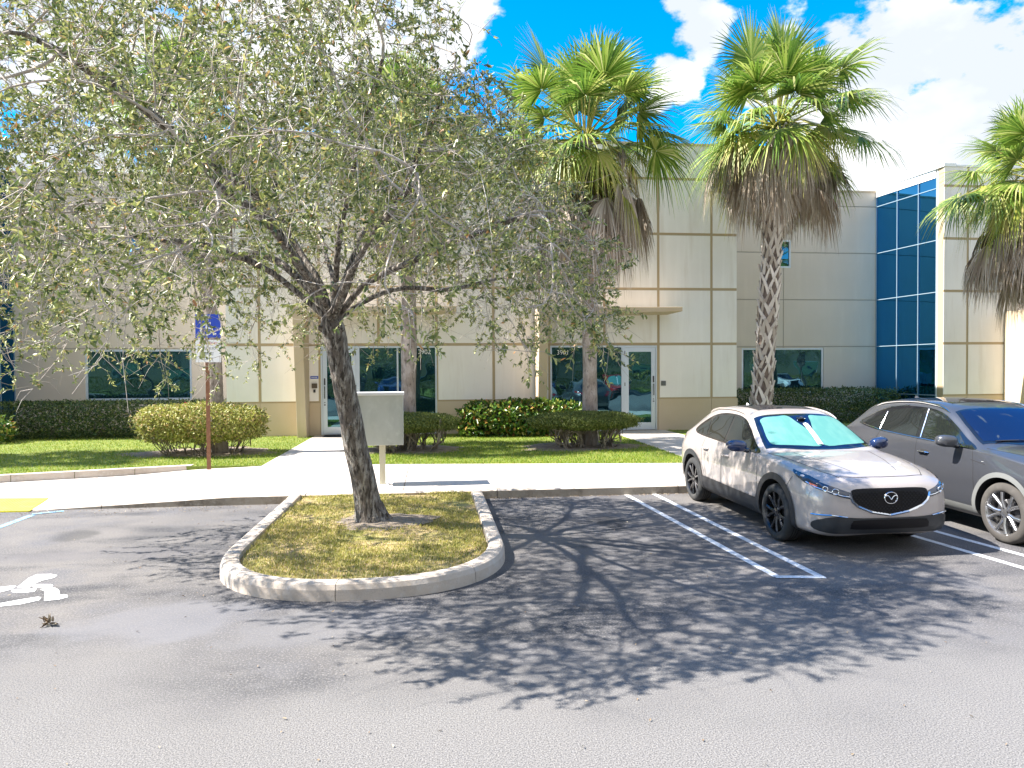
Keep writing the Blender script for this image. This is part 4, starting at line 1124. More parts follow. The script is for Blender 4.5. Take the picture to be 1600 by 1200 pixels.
def body_mesh(K, L):
    f = {k: pchip(*zip(*v)) for k, v in K.items()}
    xs_ = np.concatenate([L*.5*(1-np.cos(np.linspace(0, math.pi, 90)))])
    xs_ = np.unique(np.concatenate([xs_, np.linspace(.3, L-.3, 60), [.004, .012, .025, .045]])); V = []; m_ = None
    for x in xs_:
        zb, zs, zr, ze = (float(f[k](x)) for k in ('zb', 'zs', 'zr', 'ze')); wm, ws, wr = (float(f[k](x)) for k in ('wm', 'ws', 'wr'))
        ze = min(ze, zr-.004); zs = min(zs, ze-.01); hm = zb+(zs-zb)*.50
        P = [(0, zb), (wm*.80, zb), (wm*.965, zb+.10*(zs-zb)), (wm, hm), (wm*.994, zb+(zs-zb)*.74), (ws+.012, zs-.035*min(1, (zs-zb)/.3)), (ws, zs), (ws*.45+wr*.55+.010, zs*.45+ze*.55), (wr, ze), (wr*.80, ze+(zr-ze)*.62), (wr*.42, ze+(zr-ze)*.92), (0, zr)]
        row = catmull(P, 6); m_ = len(row); V.append([(x, p[0], p[1]) for p in row])
    V = np.array(V); n_ = len(V)
    full = np.concatenate([V, (V*[1, -1, 1])[:, m_-2:0:-1]], 1); k = full.shape[1]
    VV = full.reshape(-1, 3).tolist(); FF = []
    for i in range(n_-1):
        for j in range(k):
            j2 = (j+1) % k; FF.append((i*k+j, i*k+j2, (i+1)*k+j2, (i+1)*k+j))
    # rounded caps: fan to centre
    for i, sgn in ((0, 1), (n_-1, -1)):
        c_ = full[i].mean(0); VV.append(c_.tolist()); ci = len(VV)-1
        for j in range(k):
            j2 = (j+1) % k; FF.append((ci, i*k+j2, i*k+j) if sgn > 0 else (ci, i*k+j, i*k+j2))
    return VV, FF

class Proj:
    def __init__(s, VV, FF, root): s.bvh = BVHTree.FromPolygons([Vector(v) for v in VV], FF); s.root = root
    def hit(s, mode, a, b, off):
        if mode == 'L': o_, d = Vector((a, -3, b)), Vector((0, 1, 0))
        elif mode == 'R': o_, d = Vector((a, 3, b)), Vector((0, -1, 0))
        elif mode == 'F': o_, d = Vector((-3, a, b)), Vector((1, 0, 0))
        elif mode == 'B': o_, d = Vector((9, a, b)), Vector((-1, 0, 0))
        else: o_, d = Vector((a, b, 5)), Vector((0, 0, -1))
        loc, nm, _, _ = s.bvh.ray_cast(o_, d)
        if loc is None: return None
        if nm.dot(d) > 0: nm = -nm
        return loc+nm*off
    def patch(s, name, mode, poly, m_, off=.004, res=.05, parent=None, label=None):
        poly = [Vector(p) for p in poly]; bd = []
        for i, p in enumerate(poly):
            q = poly[(i+1) % len(poly)]; n_ = max(1, int((q-p).length/(res*.7)))
            bd += [p.lerp(q, k/n_) for k in range(n_)]
        x0, x1 = min(p.x for p in bd), max(p.x for p in bd); y0, y1 = min(p.y for p in bd), max(p.y for p in bd)
        pts = list(bd); ed = [(i, (i+1) % len(bd)) for i in range(len(bd))]
        def inside(x, y):
            c_ = False
            for i in range(len(poly)):
                a, b = poly[i], poly[i-1]
                if (a.y > y) != (b.y > y) and x < (b.x-a.x)*(y-a.y)/(b.y-a.y)+a.x: c_ = not c_
            return c_
        bda = np.array([tuple(p) for p in bd])
        for x in np.arange(x0+res/2, x1, res):
            for y in np.arange(y0+res/2, y1, res):
                if inside(x, y) and np.hypot(bda[:, 0]-x, bda[:, 1]-y).min() > res*.35: pts.append(Vector((x, y)))
        v2, e2, f2, *_ = delaunay_2d_cdt(pts, ed, [], 1, 1e-5)
        hv = [s.hit(mode, p.x, p.y, off) for p in v2]
        flip = mode in ('R', 'F')
        mbx = MB(); idx = {}; vs_ = []
        for i, h in enumerate(hv):
            if h is not None: idx[i] = len(vs_); vs_.append(h)
        fs_ = []
        for f_ in f2:
            if all(i in idx for i in f_):
                t = [idx[i] for i in f_]
                nn = (vs_[t[1]]-vs_[t[0]]).cross(vs_[t[2]]-vs_[t[0]])
                od = {'L': Vector((0, -1, 0)), 'R': Vector((0, 1, 0)), 'F': Vector((-1, 0, 0)), 'B': Vector((1, 0, 0)), 'T': Vector((0, 0, 1))}[mode]
                fs_.append(tuple(t) if nn.dot(od) > 0 else tuple(t[::-1]))
        mbx.add(vs_, fs_)
        o_ = mbx.build(name, m_, parent or s.root, smooth=True, sharp=60)
        if label: o_['label'] = label
        return o_
    def line(s, mb_, mode, pts, wd, off=.005, res=.03, th=0.0):
        P = []
        pts = [Vector(p) for p in pts]
        for a, b in zip(pts[:-1], pts[1:]):
            n_ = max(1, int((b-a).length/res)); P += [a.lerp(b, k/n_) for k in range(n_)]
        P.append(pts[-1]); A = []
        for i, p in enumerate(P):
            d = (P[min(i+1, len(P)-1)]-P[max(i-1, 0)])
            if d.length < 1e-6: continue
            d.normalize(); s_ = Vector((-d.y, d.x))*wd/2
            h = [s.hit(mode, *(p+s_), off), s.hit(mode, *p, off+th), s.hit(mode, *(p-s_), off)]
            A.append(None if any(v is None for v in h) else h)
        for a, b in zip(A[:-1], A[1:]):
            if a is None or b is None: continue
            if (a[0]-b[0]).length > .25: continue
            mb_.add([*a, *b], [(0, 1, 4, 3), (1, 2, 5, 4)])

def smooth_poly(P, n_=5, closed=True):
    P = [np.array(p, float) for p in P]; out_ = []; N = len(P)
    for i in range(N if closed else N-1):
        p0, p1, p2, p3 = (P[(i-1) % N], P[i], P[(i+1) % N], P[(i+2) % N]) if closed else (P[max(i-1, 0)], P[i], P[i+1], P[min(i+2, N-1)])
        for k in range(n_):
            t = k/n_; out_.append(tuple(.5*((2*p1)+(-p0+p2)*t+(2*p0-5*p1+4*p2-p3)*t*t+(-p0+3*p1-3*p2+p3)*t**3)))
    if not closed: out_.append(tuple(P[-1]))
    return out_

M['blackplastic'] = mat('grey_black_plastic', (.020, .023, .027), .45, noise=[(3, (.045, .048, .052), .5, .8)])
M['gloss_black'] = mat('gloss_black', (.008, .009, .012), .12, coat=1.0)
M['tyre'] = mat('tyre_rubber', (.028, .029, .03), .85, noise=[(6, (.07, .067, .062), .5, .75)])
M['tyre_dusty'] = mat('dusty_tyre', (.06, .055, .05), .9, noise=[(6, (.095, .088, .078), .5, .75)])
M['chrome'] = mat('chrome', (.75, .77, .8), .12, metal=1.0)
M['rim_black'] = mat('black_rim', (.025, .026, .03), .25, metal=.6, coat=.5)
M['rim_silver'] = mat('silver_rim', (.55, .55, .56), .22, metal=.9)
M['well'] = mat('wheel_well', (.006, .006, .006), .95)
M['seam'] = mat('panel_seam', (.02, .02, .02), .9)
M['red_lens'] = mat('red_lens', (.35, .01, .015), .12, coat=1.0)
M['lens'] = mat('headlight_lens', (.035, .045, .07), .06, coat=1.0, metal=.2)
M['amber'] = mat('amber_marker', (.75, .16, .03), .2, coat=.8)
M['shade'] = mat('teal_sunshade', (.08, .24, .225), .75, spec=.15, noise=[((2, 5, 2), (.12, .29, .26), .45, .7)], coat=.05)
M['grille_mesh'] = mat('grille', (.002, .002, .004), .4, spec=.25)
def paint(name, c_, c2):
    return mat(name, c_, .36, metal=.25, coat=1.0, noise=[(900, c2, .5, .75)])
M['paint_platinum'] = paint('platinum_paint', (.43, .385, .36), (.56, .50, .47))
M['paint_grey'] = paint('grey_metallic_paint', (.048, .051, .060), (.08, .084, .095))
M['paint_bluecar'] = paint('blue_metallic_paint', (.02, .06, .22), (.04, .10, .30))
M['paint_white_car'] = mat('white_car_paint', (.75, .75, .75), .35, coat=1.0)
M['paint_red_car'] = mat('red_car_paint', (.45, .02, .02), .35, coat=1.0)
M['sun_roof'] = glass('dark_roof_glass', .12, (.8, .8, .85), (.02, .02, .024))

def wheel(root, x, side, yo, r_, rim_m, tyre_m, nsp, split, rot):
    """side -1 / +1; yo outer face distance; built at its place"""
    s_ = side; c_ = (x, 0, r_)
    mb = MB(); wd = .225
    pr = [(r_*.70, yo-.012), (r_*.73, yo), (r_*.80, yo+.004), (r_*.90, yo-.001), (r_*.955, yo-.016), (r_*.985, yo-.035), (r_*1.0, yo-.06), (r_*1.0, yo-wd+.05), (r_*.97, yo-wd+.02), (r_*.85, yo-wd), (r_*.66, yo-wd+.01)]
    mb.lathe([(a, b*s_) for a, b in pr][::1 if s_ > 0 else -1], 56, 'y', c_)
    # tread grooves
    ty = mb.build('tyre', tyre_m, root, smooth=True, sharp=40)
    tg = MB()
    for gx in (.085, .115, .145):
        tg.lathe([(r_*1.0012, (yo-gx-.005)*s_), (r_*1.0012, (yo-gx+.005)*s_)][::1 if s_ < 0 else -1], 56, 'y', c_)
    tg.build('tread', M['well'], ty)
    # rim: barrel, lip, spokes, hub
    rb = MB(); R0 = r_*.715
    rb.lathe([(a, b*s_) for a, b in [(R0*.86, yo-.20), (R0*.93, yo-.10), (R0*.95, yo-.03), (R0*.985, yo-.012), (R0*1.0, yo-.004), (R0*1.0, yo-.016)]][::-1 if s_ > 0 else 1], 48, 'y', c_)
    for k in range(nsp):
        base_a = rot+2*math.pi*k/nsp
        for da in ((-split, split) if split else (0,)):
            a0, a1 = base_a+da*.35, base_a+da
            def pt(r2, a, y): return (x+r2*math.cos(a), y*s_, r_+r2*math.sin(a))
            w0, w1 = .018*r_/.35, .021*r_/.35
            q = []
            for r2, a, w_, y, th in ((R0*.14, a0, w0*1.2, yo-.035, .02), (R0*.55, (a0+a1)/2, w0, yo-.020, .03), (R0*.95, a1, w1, yo-.016, .035)):
                ca, sa = math.cos(a), math.sin(a)
                for wx, yy in ((-w_, y-.006), (-w_*.45, y+.004), (w_*.45, y+.004), (w_, y-.006), (w_, y-th), (-w_, y-th)):
                    q.append((x+r2*ca-wx*sa, yy*s_, r_+r2*sa+wx*ca))
            fs_ = [(i*6+j, i*6+(j+1) % 6, (i+1)*6+(j+1) % 6, (i+1)*6+j) for i in range(2) for j in range(6)]
            rb.add(q, fs_ if s_ > 0 else [f_[::-1] for f_ in fs_])
    rb.lathe([(a, b*s_) for a, b in [(R0*.24, yo-.05), (R0*.22, yo-.03), (R0*.12, yo-.022), (.001, yo-.02)]][::-1 if s_ > 0 else 1], 24, 'y', c_)
    ro = rb.build('rim', rim_m, root, smooth=True, sharp=30)
    dk = MB(); dk.lathe([(a, b*s_) for a, b in [(R0*.93, yo-.12), (.001, yo-.12)]][::-1 if s_ > 0 else 1], 32, 'y', c_); dk.build('wheel_backing', M['well'], ro)
    bd = MB(); bd.lathe([(a, b*s_) for a, b in [(R0*.62, yo-.10), (R0*.62, yo-.085), (R0*.2, yo-.08)]][::-1 if s_ > 0 else 1], 40, 'y', c_); bd.build('brake_disc', M['alu_dark'], ro, smooth=True, sharp=30)
    ln = MB()
    for k in range(5):
        a = rot+.3+k*1.2566; ln.lathe([(q_, b*s_) for q_, b in [(.009, yo-.032), (.009, yo-.018), (.001, yo-.017)]][::-1 if s_ > 0 else 1], 8, 'y', (x+.055*math.cos(a), 0, r_+.055*math.sin(a)))
    ln.build('lug_nuts', M['alu_dark'], ro)
    return ty

def car(name, label, group, K, L, P, paint_m, rim_m, tyre_m, loc, heading, detail=1):
    root = empty(name, loc, label, P['cat'], group, rz=heading)
    VV, FF = body_mesh(K, L); pj = Proj(VV, FF, root)
    me = bpy.data.meshes.new('body'); me.from_pydata(VV, [], FF); me.materials.append(paint_m); me.materials.append(M['well'])
    ob = link('body', me, root)
    cut = MB()
    for ax in P['axles']:
        for s_ in (-1, 1):
            n_ = 48; ra = P['arch']; y0, y1 = s_*.55, s_*1.3
            ring = []
            for k in range(n_):
                th = 2*math.pi*k/n_; zz = P['wr']+.02+ra*math.sin(th); ring.append((ax+ra*math.cos(th), zz))
            ya, yb = min(y0, y1), max(y0, y1)
            cut.add([(a, ya, b) for a, b in ring]+[(a, yb, b) for a, b in ring],
                    [tuple(range(n_)), tuple(range(2*n_-1, n_-1, -1))]+[(i, n_+i, n_+(i+1) % n_, (i+1) % n_) for i in range(n_)])
    cme = bpy.data.meshes.new('cut'); cme.from_pydata(cut.v, [], cut.f); cme.materials.append(M['well'])
    bmx = bmesh.new(); bmx.from_mesh(cme); bmesh.ops.recalc_face_normals(bmx, faces=bmx.faces); bmx.to_mesh(cme); bmx.free()
    bmx = bmesh.new(); bmx.from_mesh(me); bmesh.ops.recalc_face_normals(bmx, faces=bmx.faces); bmx.to_mesh(me); bmx.free()
    co = bpy.data.objects.new('cut', cme); col.objects.link(co)
    md = ob.modifiers.new('b', 'BOOLEAN'); md.object = co; md.operation = 'DIFFERENCE'; md.solver = 'EXACT'; md.material_mode = 'TRANSFER'
    root.location, rz_ = (0, 0, 0), root.rotation_euler.z; root.rotation_euler.z = 0
    bpy.context.view_layer.update()
    dg = bpy.context.evaluated_depsgraph_get(); nm = bpy.data.meshes.new_from_object(ob.evaluated_get(dg))
    ob.modifiers.clear(); ob.data = nm; bpy.data.objects.remove(co)
    nm.polygons.foreach_set('use_smooth', [True]*len(nm.polygons)); nm.set_sharp_from_angle(angle=R(38))
    root.location = loc; root.rotation_euler.z = rz_
    sides = ('L', 'R')
    for s_ in sides:
        # lower cladding and wheel arch trim
        for ax in P['axles']:
            zc = P['wr']+.02; ra, rb = P['arch']-.004, P['arch']+P['clad']
            a0, a1 = R(-22), R(202)
            inner_ = [(ax+ra*math.cos(a0+(a1-a0)*k/30), zc+ra*math.sin(a0+(a1-a0)*k/30)) for k in range(31)]
            outer_ = [(ax+rb*math.cos(a0+(a1-a0)*k/30), zc+rb*math.sin(a0+(a1-a0)*k/30)) for k in range(31)]
            pj.patch('arch_trim', s_, inner_+outer_[::-1], P['cladm'], .012, .04)
        fa, ra_ = P['axles']
        pj.patch('sill_trim', s_, [(fa+P['arch']+.02, K['zb'][2][1]+.015), (ra_-P['arch']-.02, K['zb'][2][1]+.015), (ra_-P['arch']-.03, P['sill1']), (fa+P['arch']+.03, P['sill0'])], P['cladm'], .010, .05)
        # glass area and trims
        pj.patch('window_surround', s_, smooth_poly(P['dlo_outer'], 4), M['gloss_black'], .0025, .05)
        for k, w_ in enumerate(P['glass']): pj.patch('side_window', s_, w_, M['car_glass'], .005, .05)
        ln = MB()
        for p_ in P['seams']: pj.line(ln, s_, p_, .007, .0022)
        ln.build('panel_seams', M['seam'], root)
        if P.get('chrome_line'):
            ln = MB()
            for p_, wd in P['chrome_line']: pj.line(ln, s_, p_, wd, .006, th=.004)
            ln.build('window_trim', M['chrome'], root, smooth=True)
        pj.patch('tail_light', s_, P['tail'], M['red_lens'], .008, .04)
        sg = -1 if s_ == 'L' else 1
        # handles
        for hx, hz in P['handles']:
            h0 = pj.hit(s_, hx, hz, 0)
            pj.patch('handle_recess', s_, smooth_poly([(hx-.09, hz), (hx-.05, hz+.032), (hx+.05, hz+.032), (hx+.09, hz), (hx+.05, hz-.032), (hx-.05, hz-.032)], 4), M['seam'] if P['chrome_handles'] else paint_m, .003, .03)
            mb = MB(); mb.tube([h0+Vector((-.10, sg*.006, 0)), h0+Vector((-.07, sg*.035, .004)), h0+Vector((.07, sg*.035, .004)), h0+Vector((.10, sg*.006, 0))], [.008, .013, .013, .008], 8)
            mb.build('door_handle', M['chrome'] if P['chrome_handles'] else paint_m, root, smooth=True)
        # mirror
        mx_, mz = P['mirror']; h0 = pj.hit(s_, mx_, mz-.06, 0)
        V = []; nu, nv = 20, 12
        cc = Vector((mx_+.0, h0.y+sg*.17, mz+.01))
        for i in range(nv+1):
            ph = math.pi*i/nv
            for j in range(nu):
                th = 2*math.pi*j/nu; ex = .8
                def se(v, e_): return math.copysign(abs(v)**e_, v)
                xx = .095*se(math.sin(ph), .7)*se(math.cos(th), .8); yy = .125*se(math.cos(ph), .75); zz = .078*se(math.sin(ph), .7)*se(math.sin(th), .8)
                if xx > .03: xx = .03+(xx-.03)*.15
                V.append((cc.x+xx-.25*yy*sg*-1*.5, cc.y+yy, cc.z+zz*(1-.12*(xx/.09))+yy*sg*.06))
        F = [(i*nu+j, i*nu+(j+1) % nu, (i+1)*nu+(j+1) % nu, (i+1)*nu+j) for i in range(nv) for j in range(nu)]
        mo = np_mesh('mirror', V, F, P['mirror_m'], root, smooth=True)
        mb = MB(); mb.tube([h0, Vector((mx_+.0, h0.y+sg*.06, mz-.055)), Vector((mx_, h0.y+sg*.14, mz-.04))], [.035, .026, .03], 8); mb.build('mirror_foot', M['gloss_black'], mo, smooth=True)
        # roof rail
        if P['rail']:
            pts = []
            for x in np.linspace(P['rail'][0], P['rail'][1], 22):
                h = pj.hit('T', x, sg*float(pchip(*zip(*K['wr']))(x))*P['rail'][2], .0); t = (x-P['rail'][0])/(P['rail'][1]-P['rail'][0])
                pts.append(h+Vector((0, 0, .012+.018*min(1, math.sin(t*math.pi)*3))))
            mb = MB(); mb.tube(pts, [.006]+[.013]*20+[.006], 8); mb.build('roof_rail', P['railm'], root, smooth=True)
        # headlight
        hl = pj.patch('headlight', 'F', [(sg*a, b) for a, b in P['headlight']], M['lens'], .006, .03)
        if P.get('side_lamp'): pj.patch('headlight_corner', s_, P['side_lamp'], M['lens'], .0065, .03, parent=hl)
        for (cy_, cz_, rr_) in P['lamp']:
            h = pj.hit('F', sg*cy_, cz_, .008); h2 = pj.hit('F', sg*(cy_+.03), cz_, .008)
            if h:
                mb = MB(); t_ = (h2-h).normalized(); up_ = Vector((0, 0, 1)); 
                ring = [h+t_*rr_*math.cos(a)+up_*rr_*math.sin(a)+Vector((-.004, 0, 0)) for a in np.linspace(0, 2*math.pi, 25)]
                mb.tube(ring, .0055, 6, caps=False); mb.build('lamp_ring', M['chrome'], hl, smooth=True)
        pj.patch('side_marker', 'F', [(sg*a, b) for a, b in P['marker']], M['amber'], .008, .03, parent=hl)
        if P.get('blue_edge'):
            ln = MB(); pj.line(ln, 'F', [(sg*a, b) for a, b in P['blue_edge']], .012, .009, th=.003); ln.build('light_bar', M['chrome'], hl, smooth=True)
        for ax in P['axles']: wheel(root, ax, sg, P['track'], P['wr'], rim_m, tyre_m, P['nsp'], P['split'], .2+ax)
    # windscreen, rear screen, roof
    pj.patch('windshield_frame', 'T', P['ws_outer'], M['gloss_black'], .003, .06)
    pj.patch('windshield', 'T', P['ws'], P['wsm'], .006, .06)
    if P.get('shade'):
        for pp in P['shade']: pj.patch('sunshade', 'T', smooth_poly(pp, 4), M['shade'], .009, .05)
        mb = MB(); pj.line(mb, 'T', P['shade_seam'], .07, .012, th=.012); mb.build('sunshade_fold', M['white'], root, smooth=True)
        h = pj.hit('T', P['ws_cam'][0], P['ws_cam'][1], .012); mb = MB()
        mb.lathe([(.001, .02), (.045, .015), (.06, 0), (.06, -.01)], 18, 'z', tuple(h)); mb.build('sensor_housing', M['gloss_black'], root, smooth=True)
    pj.patch('sunroof', 'T', smooth_poly(P['sunroof'], 4), M['sun_roof'], .004, .06)
    pj.patch('rear_window', 'B', smooth_poly(P['rear_window'], 3), M['car_glass'], .005, .05)
    pj.patch('rear_light_bar', 'B', P['rear_lamp'], M['red_lens'], .006, .04)
    pj.patch('rear_light_bar', 'B', [(-a, b) for a, b in P['rear_lamp']], M['red_lens'], .006, .04)
    pj.patch('rear_bumper_trim', 'B', P['rear_clad'], P['cladm'], .006, .05)
    pj.patch('number_plate', 'B', [(-.16, .80), (.16, .80), (.16, .90), (-.16, .90)], M['white'], .012, .06)
    ln = MB()
    for p_ in P['hood_seams']:
        pj.line(ln, 'T', p_, .007, .0022); pj.line(ln, 'T', [(a, -b) for a, b in p_], .007, .0022)
    pj.line(ln, 'T', P['hood_front'], .009, .0022); ln.build('hood_seams', M['seam'], root)
    # nose
    pj.patch('lower_bumper', 'F', smooth_poly(P['lower'], 4), P['cladm'], .008, .04)
    pj.patch('air_intake', 'F', smooth_poly(P['intake'], 3), M['grille_mesh'], .012, .04)
    gr = pj.patch('grille', 'F', smooth_poly(P['grille'], 4), M['grille_mesh'], .010, .03)
    gm = MB()
    for k in range(-16, 17):
        for sg in (-1, 1):
            for j in range(12):
                y = k*.042+(j % 2)*.021; z = P['grille_z'][0]+(P['grille_z'][1]-P['grille_z'][0])*(j+.5)/12
                if P['grille_in'](y, z):
                    h = pj.hit('F', y, z, .012)
                    if h and sg > 0: gm.add([h+Vector((-.002, -.013, .006)), h+Vector((-.002, .013, .006)), h+Vector((-.006, .008, -.006)), h+Vector((-.006, -.008, -.006))], [(0, 1, 2, 3)])
    gm.build('grille_pattern', M['grille_mesh'], gr)
    ln = MB(); pj.line(ln, 'F', P['wing'], P['wing_w'], .011, th=.012); ln.build('grille_trim', M['chrome'], root, smooth=True)
    if P.get('foil'):
        ln = MB()
        for f_ in P['foil']: pj.line(ln, 'F', f_, .014, .010, th=.008)
        ln.build('bumper_trim', M['chrome'], root, smooth=True)
    if P.get('emblem'):
        ez, er = P['emblem']; em = MB(); x0 = pj.hit('F', 0, ez, 0).x-.018
        n_ = 40; rp = [(er*1.22*math.copysign(abs(math.cos(t))**.92, math.cos(t)), ez+er*math.sin(t)) for t in np.linspace(0, 2*math.pi, n_)]
        em.tube([(x0, a, b) for a, b in rp], er*.085, 6, caps=False)
        wing_ = [(-er*1.15, ez+er*.30), (-er*.75, ez+er*.42), (-er*.35, ez+er*.15), (0, ez-er*.28), (er*.35, ez+er*.15), (er*.75, ez+er*.42), (er*1.15, ez+er*.30)]
        em.tube([(x0-.002, a, b) for a, b in smooth_poly(wing_, 4, False)], er*.09, 6)
        em.build('emblem', M['chrome'], gr, smooth=True)
    # shark fin
    fx = P['fin']; h = pj.hit('T', fx, 0, -.004); mb = MB()
    mb.add([h+Vector(v) for v in ((-.09, 0, 0), (.05, -.022, 0), (.06, 0, 0), (.05, .022, 0), (.035, 0, .055), (.055, 0, .055))], [(0, 1, 4), (1, 2, 5, 4), (2, 3, 5), (3, 0, 4), (4, 5, 3)][:4]+[(0, 3, 2, 1)])
    mb.build('antenna_fin', P['finm'], root)
    # underbody
    mb = MB(); mb.box(.35, L-.35, -.70, .70, .20, .30); mb.build('underbody', M['well'], root)
    if P.get('wipers'):
        mb = MB()
        for y0, y1 in P['wipers']:
            a, b = pj.hit('T', P['wx'][0], y0, .02), pj.hit('T', P['wx'][1], y1, .016)
            c_ = pj.hit('T', (P['wx'][0]+P['wx'][1])/2, (y0+y1)/2, .018); mb.tube([a, c_, b], .008, 6)
        mb.build('wiper', M['gloss_black'], root)
    return root

# ---- silver crossover
K1 = dict(
 zb=[(0, .36), (.05, .26), (.25, .205), (1.0, .20), (3.4, .21), (4.05, .25), (4.3, .33), (4.395, .48)],
 zs=[(0, .66), (.05, .735), (.15, .785), (.35, .845), (.7, .905), (1.1, .955), (1.5, .985), (2.5, 1.01), (3.3, 1.045), (3.8, 1.07), (4.1, 1.04), (4.3, .95), (4.395, .86)],
 zr=[(0, .735), (.03, .785), (.08, .83), (.16, .87), (.35, .925), (.7, .985), (1.05, 1.025), (1.22, 1.045), (1.34, 1.10), (1.7, 1.30), (2.0, 1.445), (2.25, 1.515), (2.6, 1.54), (3.0, 1.532), (3.45, 1.49), (3.82, 1.43), (3.95, 1.36), (4.15, 1.16), (4.27, 1.05), (4.36, .98), (4.395, .93)],
 ze=[(0, .70), (.05, .775), (.15, .84), (.35, .895), (.7, .955), (1.05, .995), (1.25, 1.01), (1.42, 1.05), (1.75, 1.22), (2.05, 1.365), (2.3, 1.43), (2.7, 1.465), (3.1, 1.455), (3.5, 1.40), (3.85, 1.31), (4.1, 1.14), (4.3, 1.0), (4.395, .90)],
 wm=[(0, .50), (.02, .60), (.06, .69), (.14, .765), (.28, .825), (.5, .872), (.93, .895), (1.6, .888), (2.6, .888), (3.58, .898), (3.95, .875), (4.2, .81), (4.33, .73), (4.395, .62)],
 ws=[(0, .46), (.02, .56), (.06, .65), (.14, .72), (.28, .775), (.5, .815), (.93, .845), (1.5, .845), (2.6, .84), (3.4, .835), (3.9, .79), (4.2, .73), (4.395, .60)],
 wr=[(0, .36), (.05, .50), (.15, .58), (.35, .645), (.9, .725), (1.3, .755), (1.6, .71), (2.0, .635), (2.4, .605), (3.0, .595), (3.5, .565), (3.85, .53), (4.1, .56), (4.3, .55), (4.395, .48)])
def gin1(y, z): return z < .745 and abs(y) < .44 and z > .49+.16*(abs(y)/.42)**2 and not (abs(y) < .13 and .56 < z < .74)
